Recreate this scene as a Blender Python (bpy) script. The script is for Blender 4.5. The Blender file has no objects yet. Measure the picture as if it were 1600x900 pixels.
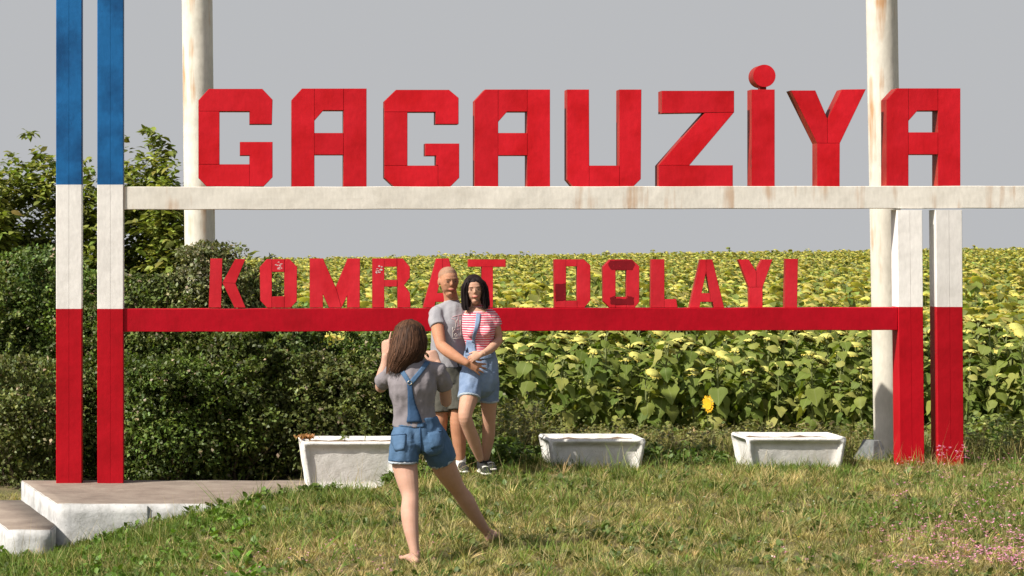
import bpy, bmesh, math, random
import numpy as np
from mathutils import Vector, Matrix, noise
from mathutils.geometry import tessellate_polygon
from mathutils.bvhtree import BVHTree

random.seed(7); rng = np.random.default_rng(7)
scene = bpy.context.scene
COL = scene.collection

# ---------------------------------------------------------------- camera
CAM_Z = 2.045
F = 3873.0
PX0, PY0 = 350.0, 372.0
cd = bpy.data.cameras.new('camera'); cam = bpy.data.objects.new('camera', cd); COL.objects.link(cam)
cam.location = (0, 0, CAM_Z); cam.rotation_euler = (math.radians(90), 0, 0)
cd.sensor_width = 36.0; cd.lens = F / 1600 * 36
cd.shift_x = (800 - PX0) / 1600; cd.shift_y = (PY0 - 450) / 1600
cd.clip_start = 0.1; cd.clip_end = 20000
scene.camera = cam

# ---------------------------------------------------------------- sun and sky
SUN_EL = math.radians(43.5)
SUN_AZ = math.radians(27)          # towards the camera from due left
SUN_STRENGTH = 5.0
sd = Vector((-math.cos(SUN_AZ) * math.cos(SUN_EL), -math.sin(SUN_AZ) * math.cos(SUN_EL), math.sin(SUN_EL)))
sl = bpy.data.lights.new('sun', 'SUN'); sl.energy = SUN_STRENGTH; sl.angle = math.radians(0.55); sl.color = (1.0, 0.93, 0.82)
so = bpy.data.objects.new('sun', sl); COL.objects.link(so); so.location = (-8, 0, 12)
so.rotation_euler = sd.to_track_quat('Z', 'Y').to_euler()

w = bpy.data.worlds.new('World'); scene.world = w; w.use_nodes = True
nt = w.node_tree; nt.nodes.clear()
tc = nt.nodes.new('ShaderNodeTexCoord')
sx = nt.nodes.new('ShaderNodeSeparateXYZ'); nt.links.new(tc.outputs['Generated'], sx.inputs[0])
mx = nt.nodes.new('ShaderNodeMath'); mx.operation = 'MAXIMUM'; mx.inputs[1].default_value = 0.03; nt.links.new(sx.outputs['Z'], mx.inputs[0])
cx = nt.nodes.new('ShaderNodeCombineXYZ')
nt.links.new(sx.outputs['X'], cx.inputs['X']); nt.links.new(sx.outputs['Y'], cx.inputs['Y']); nt.links.new(mx.outputs[0], cx.inputs['Z'])
sky = nt.nodes.new('ShaderNodeTexSky'); sky.sky_type = 'NISHITA'; sky.sun_disc = False
sky.sun_elevation = SUN_EL
sky.sun_rotation = math.atan2(sd.x, sd.y)   # measured from +Y towards +X
sky.air_density = 1.0; sky.dust_density = 2.5; sky.ozone_density = 1.0
nt.links.new(cx.outputs[0], sky.inputs['Vector'])
hs = nt.nodes.new('ShaderNodeHueSaturation'); hs.inputs['Saturation'].default_value = 0.35
nt.links.new(sky.outputs[0], hs.inputs['Color'])
tint = nt.nodes.new('ShaderNodeMix'); tint.data_type = 'RGBA'; tint.blend_type = 'MULTIPLY'; tint.inputs[0].default_value = 1.0
nt.links.new(hs.outputs[0], tint.inputs[6]); tint.inputs[7].default_value = (0.97, 0.97, 1.0, 1)
# pale summer haze lying over the whole horizon, thinning upwards
HAZE = (3.98, 4.06, 4.20)
hm_ = nt.nodes.new('ShaderNodeMapRange'); hm_.interpolation_type = 'SMOOTHSTEP'; nt.links.new(sx.outputs['Z'], hm_.inputs[0])
hm_.inputs[1].default_value = 0.10; hm_.inputs[2].default_value = 0.34; hm_.inputs[3].default_value = 1.0; hm_.inputs[4].default_value = 0.0
hz = nt.nodes.new('ShaderNodeMix'); hz.data_type = 'RGBA'; nt.links.new(hm_.outputs[0], hz.inputs[0])
nt.links.new(tint.outputs[2], hz.inputs[6]); hz.inputs[7].default_value = (*HAZE, 1)
bg = nt.nodes.new('ShaderNodeBackground'); bg.inputs['Strength'].default_value = 0.09
nt.links.new(hz.outputs[2], bg.inputs['Color'])
wo = nt.nodes.new('ShaderNodeOutputWorld'); nt.links.new(bg.outputs[0], wo.inputs[0])

scene.view_settings.view_transform = 'Standard'; scene.view_settings.look = 'None'
scene.view_settings.gamma = 1; scene.view_settings.use_curve_mapping = False
scene.view_settings.exposure = 0.46
scene.cycles.max_bounces = 6; scene.cycles.transparent_max_bounces = 4

# ---------------------------------------------------------------- helpers
def P(px, py, D):
    """a point of the place seen at (px, py) of the photograph, D metres away"""
    return Vector(((px - PX0) * D / F, D, CAM_Z + (PY0 - py) * D / F))

def tag(o, label=None, cat=None, group=None, kind=None):
    if label: o['label'] = label
    if cat: o['category'] = cat
    if group: o['group'] = group
    if kind: o['kind'] = kind
    return o

def empty(name, loc, rz=0):
    o = bpy.data.objects.new(name, None); COL.objects.link(o); o.location = loc; o.rotation_euler = (0, 0, rz)
    o.empty_display_size = 0.2
    return o

def link_mesh(name, me, mats, parent=None, loc=None, smooth=False):
    o = bpy.data.objects.new(name, me); COL.objects.link(o)
    if mats is not None and len(me.materials) == 0:
        for m in (mats if isinstance(mats, (list, tuple)) else [mats]): me.materials.append(m)
    if parent is not None: o.parent = parent
    if loc is not None: o.location = loc
    if smooth: me.polygons.foreach_set('use_smooth', [True] * len(me.polygons))
    return o

class MB:
    def __init__(s): s.v = []; s.f = []; s.m = []
    def add(s, vs, fs, mi=0):
        b = len(s.v); s.v += [tuple(v) for v in vs]
        for f in fs: s.f.append(tuple(b + i for i in f)); s.m.append(mi)
    def box(s, a, b, mi=0):
        (x0, y0, z0), (x1, y1, z1) = a, b
        s.add([(x0,y0,z0),(x1,y0,z0),(x1,y1,z0),(x0,y1,z0),(x0,y0,z1),(x1,y0,z1),(x1,y1,z1),(x0,y1,z1)],
              [(0,3,2,1),(4,5,6,7),(0,1,5,4),(1,2,6,5),(2,3,7,6),(3,0,4,7)], mi)
    def prism(s, poly, y0, y1, mi=0):
        """poly: (x, z) points; front at y0"""
        a = sum(poly[i][0]*poly[(i+1)%len(poly)][1]-poly[(i+1)%len(poly)][0]*poly[i][1] for i in range(len(poly)))
        if a < 0: poly = poly[::-1]
        n = len(poly)
        vs = [(x, y0, z) for x, z in poly] + [(x, y1, z) for x, z in poly]
        tris = tessellate_polygon([[Vector((x, z, 0)) for x, z in poly]])
        fs = []
        for t in tris:
            p = [poly[i] for i in t]
            c = (p[1][0]-p[0][0])*(p[2][1]-p[0][1])-(p[1][1]-p[0][1])*(p[2][0]-p[0][0])
            t = tuple(t) if c > 0 else tuple(t)[::-1]
            fs.append(t); fs.append(tuple(n + i for i in t[::-1]))
        for i in range(n): j = (i+1) % n; fs.append((i, n+i, n+j, j))
        s.add(vs, fs, mi)
    def mesh(s, name):
        me = bpy.data.meshes.new(name); me.from_pydata(s.v, [], s.f)
        me.polygons.foreach_set('material_index', s.m); me.update(); return me
    def build(s, name, mats, parent=None, loc=None, smooth=False, bevel=0, seg=2):
        me = s.mesh(name); o = link_mesh(name, me, mats, parent, loc, smooth)
        if bevel:
            m = o.modifiers.new('bevel', 'BEVEL'); m.width = bevel; m.segments = seg; m.limit_method = 'ANGLE'
        return o

def offset_poly(poly, d):
    """move every edge inwards by d (metres); poly (x,z)"""
    n = len(poly)
    a = sum(poly[i][0]*poly[(i+1)%n][1]-poly[(i+1)%n][0]*poly[i][1] for i in range(n))
    if a < 0: poly = poly[::-1]
    out = []
    for i in range(n):
        p0, p1, p2 = Vector(poly[i-1]), Vector(poly[i]), Vector(poly[(i+1)%n])
        e1, e2 = (p1-p0).normalized(), (p2-p1).normalized()
        n1, n2 = Vector((-e1.y, e1.x)), Vector((-e2.y, e2.x))
        b = n1 + n2
        if b.length < 1e-6: out.append(tuple(p1 + n1*d)); continue
        b.normalize(); k = d / max(0.3, b.dot(n1)); out.append(tuple(p1 + b*k))
    return out

# loft of elliptical rings along a smooth path
def cr(p0, p1, p2, p3, t):
    return 0.5*((2*p1) + (-p0+p2)*t + (2*p0-5*p1+4*p2-p3)*t*t + (-p0+3*p1-3*p2+p3)*t*t*t)
def loft(mb, pts, rads, side=Vector((1,0,0)), n=14, sub=4, round_ends=(True, True), mi=0):
    pts = [Vector(p) for p in pts]; rads = [Vector(r if isinstance(r, (tuple, list)) else (r, r)) for r in rads]
    m = len(pts); P_, R_ = [], []
    for i in range(m-1):
        a, b, c, d = pts[max(0,i-1)], pts[i], pts[i+1], pts[min(m-1,i+2)]
        ra, rb, rc, rd = rads[max(0,i-1)], rads[i], rads[i+1], rads[min(m-1,i+2)]
        for k in range(sub):
            t = k/sub; P_.append(cr(a,b,c,d,t)); r = cr(ra,rb,rc,rd,t); R_.append(Vector((max(r.x,.001), max(r.y,.001))))
    P_.append(pts[-1]); R_.append(rads[-1])
    rings = []
    N = len(P_); side = Vector(side)
    T = [(P_[min(N-1,i+1)] - P_[max(0,i-1)]).normalized() for i in range(N)]
    seq = []
    if round_ends[0]:
        for a in (0.08, 0.5, 0.87): seq.append((P_[0] - T[0]*min(R_[0])*math.sqrt(1-a*a), R_[0]*a if a else R_[0]*.1, T[0]))
    seq += list(zip(P_, R_, T))
    if round_ends[1]:
        for a in (0.87, 0.5, 0.08): seq.append((P_[-1] + T[-1]*min(R_[-1])*math.sqrt(1-a*a), R_[-1]*a, T[-1]))
    vs, fs = [], []
    for p, r, t in seq:
        s = side - t*side.dot(t)
        if s.length < 1e-4: s = t.orthogonal()
        s.normalize(); u = t.cross(s)
        for k in range(n):
            an = 2*math.pi*k/n; vs.append(p + s*(r.x*math.cos(an)) + u*(r.y*math.sin(an)))
    L = len(seq)
    for i in range(L-1):
        for k in range(n):
            k2 = (k+1) % n; fs.append((i*n+k, i*n+k2, (i+1)*n+k2, (i+1)*n+k))
    fs.append(tuple(range(n))[::-1]); fs.append(tuple((L-1)*n+k for k in range(n)))
    mb.add(vs, fs, mi)
def ellipsoid(mb, c, r, rot=None, nu=16, nv=10, mi=0):
    vs, fs = [], []; c = Vector(c)
    for j in range(1, nv):
        th = math.pi*j/nv
        for i in range(nu):
            ph = 2*math.pi*i/nu
            v = Vector((r[0]*math.sin(th)*math.cos(ph), r[1]*math.sin(th)*math.sin(ph), r[2]*math.cos(th)))
            if rot: v = rot @ v
            vs.append(c+v)
    top = Vector((0,0,r[2])); bot = Vector((0,0,-r[2]))
    if rot: top = rot@top; bot = rot@bot
    vs += [c+top, c+bot]; T_, B_ = len(vs)-2, len(vs)-1
    for j in range(nv-2):
        for i in range(nu):
            i2 = (i+1)%nu; fs.append((j*nu+i, (j+1)*nu+i, (j+1)*nu+i2, j*nu+i2))
    for i in range(nu):
        i2 = (i+1)%nu; fs.append((T_, i, i2)); fs.append((B_, (nv-2)*nu+i2, (nv-2)*nu+i))
    mb.add(vs, fs, mi)

# ---------------------------------------------------------------- terrain height
def sst(t): t = np.clip(t, 0, 1); return t*t*(3-2*t)
def ground(x, y):
    x = np.asarray(x, float); y = np.asarray(y, float)
    z = np.interp(y, [-50, 15.9, 21.4, 23, 28.5, 190, 600, 5000, 9000], [-.13, -.125, .02, 0, -.42, -.42, -5, -95, -200])
    xp = x - .78*np.clip(y-20.3, 0, 2.2)
    d = .5*sst((.9-xp)/2.6) * np.interp(y, [22.3, 24, 28.5], [1, .55, 0])
    z = z - d
    z = z + (.0135*x-.47)*sst((y-45)/95)*np.clip(1-(y-200)/400, 0, 1)
    z = z - .085*sst((1.85-x)/.5)*np.interp(y, [19.8, 20.8, 22.2, 23.2], [0, 1, 1, 0])*sst((x+.8)/1)
    z = z + .012*np.sin(x*2.1+y*.7)*np.sin(y*1.9-x*.6) + .008*np.sin(x*5.3)*np.sin(y*4.1)
    return z
def gz(x, y): return float(ground(x, y))

# ---------------------------------------------------------------- materials
def new_mat(name):
    m = bpy.data.materials.new(name); m.use_nodes = True
    nt = m.node_tree; b = nt.nodes['Principled BSDF']; return m, nt, b
def N(nt, t, **k):
    n = nt.nodes.new(t)
    for a, v in k.items(): setattr(n, a, v)
    return n
def ramp(nt, fac, stops):
    r = N(nt, 'ShaderNodeValToRGB'); nt.links.new(fac, r.inputs[0]); e = r.color_ramp.elements
    while len(e) < len(stops): e.new(0.5)
    for el, (p, c) in zip(e, stops): el.position = p; el.color = (*c, 1) if len(c) == 3 else c
    return r.outputs[0]
def tex(nt, scale, detail=4, rough=.55, coord='Object', sc=(1,1,1), dist=0):
    t = N(nt, 'ShaderNodeTexCoord'); mp = N(nt, 'ShaderNodeMapping'); mp.inputs['Scale'].default_value = sc
    nt.links.new(t.outputs[coord], mp.inputs[0])
    n = N(nt, 'ShaderNodeTexNoise'); n.inputs['Scale'].default_value = scale; n.inputs['Detail'].default_value = detail
    n.inputs['Roughness'].default_value = rough; n.inputs['Distortion'].default_value = dist
    nt.links.new(mp.outputs[0], n.inputs['Vector']); return n.outputs['Fac']
def mixc(nt, fac, a, b, mode='MIX'):
    m = N(nt, 'ShaderNodeMix', data_type='RGBA', blend_type=mode)
    for i, v in ((0, fac), (6, a), (7, b)):
        if isinstance(v, bpy.types.NodeSocket): nt.links.new(v, m.inputs[i])
        elif i == 0: m.inputs[0].default_value = v
        else: m.inputs[i].default_value = (*v, 1)
    return m.outputs[2]
def bump(nt, b, h, strength=.3, dist=.01, prev=None):
    n = N(nt, 'ShaderNodeBump'); n.inputs['Strength'].default_value = strength; n.inputs['Distance'].default_value = dist
    nt.links.new(h, n.inputs['Height'])
    if prev: nt.links.new(prev, n.inputs['Normal'])
    nt.links.new(n.outputs[0], b.inputs['Normal']); return n.outputs[0]

def paint(name, col, dark, worn=None, worn_amt=.64, rough=.55, wav=.35, rnd=.12, rust=0.0, spec=.18, rt=.325):
    """old brushed paint on sheet steel: tone patches, runs, chips"""
    m, nt, b = new_mat(name)
    big = tex(nt, 2.3, 4, .6); c = mixc(nt, ramp(nt, big, [(.36, (0,0,0)), (.56, (1,1,1))]), dark, col)
    fine = tex(nt, 40, 5, .65, sc=(1,1,.3)); c = mixc(nt, ramp(nt, fine, [(.35, (.86,.86,.86)), (.6, (1,1,1))]), (0,0,0), c, 'MIX') if False else mixc(nt, .35, c, mixc(nt, 1.0, c, ramp(nt, fine, [(.3, (.7,.7,.7)), (.65, (1.08,1.08,1.08))]), 'MULTIPLY'))
    if rust:
        st = tex(nt, 6.0, 4, .6, sc=(1, 1, .07)); pt = tex(nt, 1.1, 3, .6)
        ml = N(nt, 'ShaderNodeMath', operation='MULTIPLY'); nt.links.new(st, ml.inputs[0]); nt.links.new(pt, ml.inputs[1])
        c = mixc(nt, ramp(nt, ml.outputs[0], [(rt, (0,0,0)), (rt+.075, (rust,rust,rust))]), c, (.42, .20, .06))
    if worn:
        ch = tex(nt, 26, 6, .7); c = mixc(nt, ramp(nt, ch, [(worn_amt, (0,0,0)), (worn_amt+.03, (1,1,1))]), c, worn)
    oi = N(nt, 'ShaderNodeObjectInfo'); hv = N(nt, 'ShaderNodeMapRange'); nt.links.new(oi.outputs['Random'], hv.inputs[0])
    hv.inputs[3].default_value = 1-rnd; hv.inputs[4].default_value = 1+rnd*.5
    hsv = N(nt, 'ShaderNodeHueSaturation'); nt.links.new(hv.outputs[0], hsv.inputs['Value']); nt.links.new(c, hsv.inputs['Color'])
    nt.links.new(hsv.outputs[0], b.inputs['Base Color'])
    b.inputs['Roughness'].default_value = rough; b.inputs['Specular IOR Level'].default_value = spec
    p = bump(nt, b, tex(nt, 3.5, 3, .5), wav, .03); bump(nt, b, tex(nt, 70, 4, .7), .12, .004, p)
    return m

M = {}
M['red_letter'] = paint('red_letter_paint', (.60, .010, .020), (.50, .005, .010), (.16, .01, .01), .74)
M['red_small'] = paint('red_small_letter_paint', (.62, .022, .036), (.53, .012, .022), (.16, .01, .01), .74)
M['red_beam'] = paint('red_beam_paint', (.45, .001, .012), (.38, .001, .009), (.25, .01, .01), .76)
M['red_post'] = paint('red_post_paint', (.43, .002, .010), (.36, .001, .007), (.22, .01, .01), .76)
M['edge'] = paint('letter_edge_shaded', (.34, .03, .02), (.22, .012, .01), (.2, .04, .02), .6)  # shade of the letter sides put into a darker red, also seen in seams
M['blue'] = paint('blue_paint', (.012, .125, .34), (.007, .068, .20), (.01, .05, .14), .66)
M['white'] = paint('white_post_paint', (.82, .79, .76), (.75, .72, .69), (.45, .40, .34), .74)
M['beam_white'] = paint('white_beam_paint', (.78, .74, .67), (.69, .65, .58), (.42, .33, .24), .74, rust=.55)
M['pole'] = paint('cream_pole_paint', (.68, .645, .56), (.58, .55, .47), (.40, .20, .07), .70, rust=.8, rt=.278)
M['patch'] = paint('dark_red_repaint', (.22, .006, .012), (.17, .005, .01), (.45, .02, .03), .62)
M['sticker'] = paint('faded_sticker', (.72, .60, .58), (.60, .36, .35), (.55, .04, .05), .6)

def conc(name, a, b_, c_, sc=5, bs=.4):
    m, nt, b = new_mat(name)
    c = ramp(nt, tex(nt, sc, 6, .65), [(.3, a), (.52, b_), (.72, c_)])
    sp = tex(nt, 60, 3, .6); c = mixc(nt, ramp(nt, sp, [(.66, (0,0,0)), (.72, (.5,.5,.5))]), c, (.12, .10, .08))
    nt.links.new(c, b.inputs['Base Color']); b.inputs['Roughness'].default_value = .9
    p = bump(nt, b, tex(nt, 14, 6, .7), bs, .02); bump(nt, b, tex(nt, 90, 3, .6), .3, .004, p)
    return m
M['whitewash'] = conc('whitewashed_concrete', (.50, .48, .45), (.66, .65, .62), (.72, .71, .68), 7)
M['platform_wash'] = conc('weathered_whitewash', (.28, .28, .27), (.50, .50, .50), (.62, .62, .61), 5)
M['recess'] = conc('recess_whitewash', (.50, .48, .44), (.62, .60, .57), (.68, .66, .63), 6)  # slightly darker whitewash for the recessed planter faces
M['slab_top'] = conc('bare_concrete', (.16, .125, .10), (.225, .18, .145), (.28, .235, .19), 4)
M['grey_conc'] = conc('grey_concrete', (.09, .10, .10), (.15, .16, .16), (.24, .24, .23), 9)
M['soil'] = conc('dry_soil', (.10, .06, .035), (.16, .10, .06), (.24, .17, .10), 14, .8)

def col_mat(name, rough=.6, trans=.0, spec=.3, noise_s=None):
    """colour comes from each blade's or leaf's own colour attribute; thin leaves let light through"""
    m, nt, b = new_mat(name)
    a = N(nt, 'ShaderNodeVertexColor'); a.layer_name = 'Col'
    c = a.outputs[0]
    nt.links.new(c, b.inputs['Base Color']); b.inputs['Roughness'].default_value = rough; b.inputs['Specular IOR Level'].default_value = spec
    if trans:
        t = N(nt, 'ShaderNodeBsdfTranslucent'); g = mixc(nt, 1.0, c, (1.25, 1.3, .55), 'MULTIPLY'); nt.links.new(g, t.inputs[0])
        ms = N(nt, 'ShaderNodeMixShader'); ms.inputs[0].default_value = trans
        nt.links.new(b.outputs[0], ms.inputs[1]); nt.links.new(t.outputs[0], ms.inputs[2])
        nt.links.new(ms.outputs[0], nt.nodes['Material Output'].inputs[0])
    return m
M['foliage'] = col_mat('foliage', .5, .28, .35)
M['grass'] = col_mat('grass_blades', .6, .25, .25)
M['petals'] = col_mat('small_petals', .6, .3, .2)
def bark(name, a, b_):
    m, nt, b = new_mat(name); c = ramp(nt, tex(nt, 12, 5, .7, sc=(1,1,.25)), [(.3, a), (.7, b_)]); nt.links.new(c, b.inputs['Base Color'])
    b.inputs['Roughness'].default_value = .9; bump(nt, b, tex(nt, 20, 5, .7, sc=(1,1,.2)), .6, .02); return m
M['bark'] = bark('bark', (.07, .05, .035), (.17, .13, .09))

m, nt, b = new_mat('earth')
c = ramp(nt, tex(nt, 1.2, 8, .7), [(.3, (.075, .085, .022)), (.5, (.13, .115, .045)), (.7, (.20, .15, .08))])
c = mixc(nt, .6, c, mixc(nt, 1.0, c, ramp(nt, tex(nt, 30, 6, .7), [(.3, (.5, .5, .5)), (.7, (1.3, 1.3, 1.3))]), 'MULTIPLY'))
nt.links.new(c, b.inputs['Base Color']); b.inputs['Roughness'].default_value = 1.0
bump(nt, b, tex(nt, 25, 6, .7), .8, .03); M['earth'] = m

# ---------------------------------------------------------------- the ground, one sheet to the horizon
def ground_mesh():
    xs = np.concatenate([-np.geomspace(4000, 9, 26), np.arange(-8.5, 14.01, .25), np.geomspace(15, 6000, 26)])
    ys = np.concatenate([[-3000, -600, -150, -40, -10, 2, 8, 11, 13], np.arange(14, 32, .22), np.arange(33, 60, 2.5), np.geomspace(64, 9000, 34)])
    X, Y = np.meshgrid(xs, ys); Z = ground(X, Y)
    nx, ny = len(xs), len(ys)
    v = np.stack([X, Y, Z], -1).reshape(-1, 3)
    i = np.arange(ny-1)[:, None]*nx + np.arange(nx-1)[None]
    q = np.stack([i, i+1, i+nx+1, i+nx], -1).reshape(-1, 4)
    me = bpy.data.meshes.new('ground'); me.from_pydata(v.tolist(), [], q.tolist()); return me
tag(link_mesh('ground', ground_mesh(), M['earth'], smooth=True), kind='structure')
# ================================================================ the sign
D0 = 22.0
S0 = D0 / F
def WX(px): return (px - PX0) * S0
def WZ(py): return CAM_Z + (PY0 - py) * S0
sign_origin = Vector((WX(800), D0, 0))
sign = empty('town_entrance_sign', sign_origin)
tag(sign, 'large red and white roadside sign on blue, white and red posts reading GAGAUZIYA KOMRAT DOLAYI', 'road sign')

def rel(x, z): return (x - sign_origin.x, z)
def make_post(xt0, xt1, xb0, xb1, ztop, zbot, zones, depth=.215, y=0.0):
    """post welded from two channels: groove down the middle; zones = [(z_low, z_high, material index)]"""
    mb = MB()
    def ring(z):
        t = (ztop - z)/(ztop - zbot)
        a, c = xt0 + (xb0-xt0)*t, xt1 + (xb1-xt1)*t; m_ = (a+c)/2; g = .0011
        pr = [(a+.004, y), (m_-g, y), (m_-g, y+.005), (m_+g, y+.005), (m_+g, y), (c-.004, y), (c, y+.004), (c, y+depth-.004), (c-.004, y+depth), (a+.004, y+depth), (a, y+depth-.004), (a, y+.004)]
        return [(x, yy, z) for x, yy in pr]
    for zl, zh, mi in zones:
        k = max(1, int((zh-zl)/.35)); rs = [ring(zl + (zh-zl)*i/k) for i in range(k+1)]
        n = 12; vs = [p for r in rs for p in r]
        fs = [(i*n+j, i*n+(j+1)%n, (i+1)*n+(j+1)%n, (i+1)*n+j) for i in range(k) for j in range(n)]
        if zl <= zbot+1e-4: fs.append(tuple(range(n))[::-1])
        if zh >= ztop-1e-4: fs.append(tuple(k*n+j for j in range(n)))
        mb.add(vs, fs, mi)
    mb.box(((xt0), y, ztop), (xt1, y+depth, ztop+.006), zones[-1][2])
    return mb
pm = [M['red_post'], M['white'], M['blue']]
def sp(px): return WX(px) - sign_origin.x
ZT = WZ(-150)
for i, (x0, x1, lab) in enumerate(((87.6, 127.6, 'outer left post painted blue over white over red'), (152, 192.6, 'inner left post painted blue over white over red'))):
    zr, zb = WZ(482.5), WZ(288.5)
    o = make_post(sp(x0), sp(x1), sp(x0), sp(x1), ZT, -.131, [(-.131, zr, 0), (zr, zb, 1), (zb, ZT, 2)]).build('post', pm, sign); tag(o, lab)
for (t0, t1, b0, b1, lab) in ((1402, 1441, 1406.8, 1444.8, 'white over red post where the lower beam ends'), (1462, 1503.3, 1466, 1506.2, 'outermost right white over red post')):
    zr = WZ(479.5); zt = WZ(329.0); zb = -.12
    o = make_post(sp(t0), sp(t1), sp(b0), sp(b1), zt, zb, [(zb, zr, 0), (zr, zt-.03, 1)] + [(zt-.03, zt, 1)]).build('post', pm, sign); tag(o, lab)

def beam(name, px0, px1, zl0, zh0, zl1, zh1, y0, y1, mat, lab):
    mb = MB(); k = 60
    vs = []
    for i in range(k+1):
        t = i/k; x = sp(px0 + (px1-px0)*t); zl = zl0+(zl1-zl0)*t; zh = zh0+(zh1-zh0)*t
        wob = .0025*math.sin(i*1.3)+.0015*math.sin(i*.37+1)
        for (yy, zz) in ((y0, zl+.004), (y0-.0006+wob*.3, (zl+zh)/2), (y0, zh-.004), (y0+.004, zh), (y1, zh), (y1, zl), (y0+.004, zl)): vs.append((x, yy, zz+wob*.5))
    n = 7; fs = [(i*n+(j+1)%n, i*n+j, (i+1)*n+j, (i+1)*n+(j+1)%n) for i in range(k) for j in range(n)]
    fs += [tuple(range(n)), tuple(k*n+j for j in range(n))[::-1]]
    mb.add(vs, fs); o = mb.build(name, mat, sign); tag(o, lab); return o
beam('upper_beam', 192.8, 1790, WZ(327.5), WZ(291.8), WZ(325.0), WZ(290.2), .02, .215, M['beam_white'], 'long white beam with rust streaks carrying the large letters')
beam('lower_beam', 192.8, 1403, WZ(518.8), WZ(482.8), WZ(516.0), WZ(480.5), .02, .20, M['red_beam'], 'long red beam carrying the small letters')

# ---- letters, each built from the sheet panels it is welded from (photograph pixels in the sign's plane)
def LA(l, r, t, b, il, ir, ht, hb, cb):
    return [[(l, t+17.5), (l+16, t), (il, t), (il, b), (l, b)], [(il, t), (ir, t), (ir, ht), (il+14, ht), (il, ht+16)],
            [(ir, t), (r, t), (r, b), (ir, b)], [(il, hb), (ir, hb), (ir, cb), (il, cb)]]
BIG = [
 ('red letter G opening the upper word', [[(310,157),(326,139),(410,139),(426,156),(425,194),(390,194),(390,174),(310,174)], [(310,174),(343,174),(343,257),(310,257)],
   [(310,257),(390,257),(390,291.5),(323,291.5),(310,278)], [(375,222),(426,222),(426,277),(412,291.5),(390,291.5),(390,243),(375,243)]]),
 ('red letter A between the two letters G', LA(456, 573, 138.5, 292, 491.5, 537, 172.5, 208, 242)),
 ('red letter G third in the upper word', [[(601,158),(619,140.5),(702,140.5),(717,153),(717,194),(681,194),(681,175),(601,175)], [(601,175),(637,175),(637,259),(601,259)],
   [(601,259),(682,259),(685,259),(685,293),(617,293),(601,278)], [(665,224.5),(718,224.5),(718,278),(703,293),(685,293),(685,259),(682,258),(682,243.5),(665,243.5)]]),
 ('red letter A before the letter U', LA(742.5, 860, 140, 293, 779, 824.5, 174.5, 208, 243)),
 ('red letter U in the upper word', [[(887,140),(921,140),(921.5,259),(921.5,293),(897,293),(887,281)], [(921.5,259),(968.7,259),(968.7,293),(921.5,293)], [(968.7,140),(1003,140),(1002,280),(989,293),(968.7,293)]]),
 ('red letter Z in the upper word', [[(1035,142),(1148,142),(1148,175.5),(1035,177)], [(1102,176.7),(1148,175.5),(1078,258.5),(1030,258.5)], [(1030,258.5),(1146,258.5),(1146,293),(1030,293)]]),
 ('red dotted letter I in the upper word', [[(1175.5,140),(1211.5,140),(1211.5,292.5),(1175.5,292.5)]]),
 ('red letter Y in the upper word', [[(1237,141.5),(1275,141.5),(1294,186),(1294,224),(1278,224)], [(1294,186),(1316.5,140),(1354,139.5),(1313.4,224),(1294,224)], [(1278,224),(1313.4,224),(1313,292),(1278,292)]]),
 ('red letter A closing the upper word', LA(1386.5, 1502, 138.2, 291, 1420.8, 1467, 173, 207, 241.5)),
]
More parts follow.
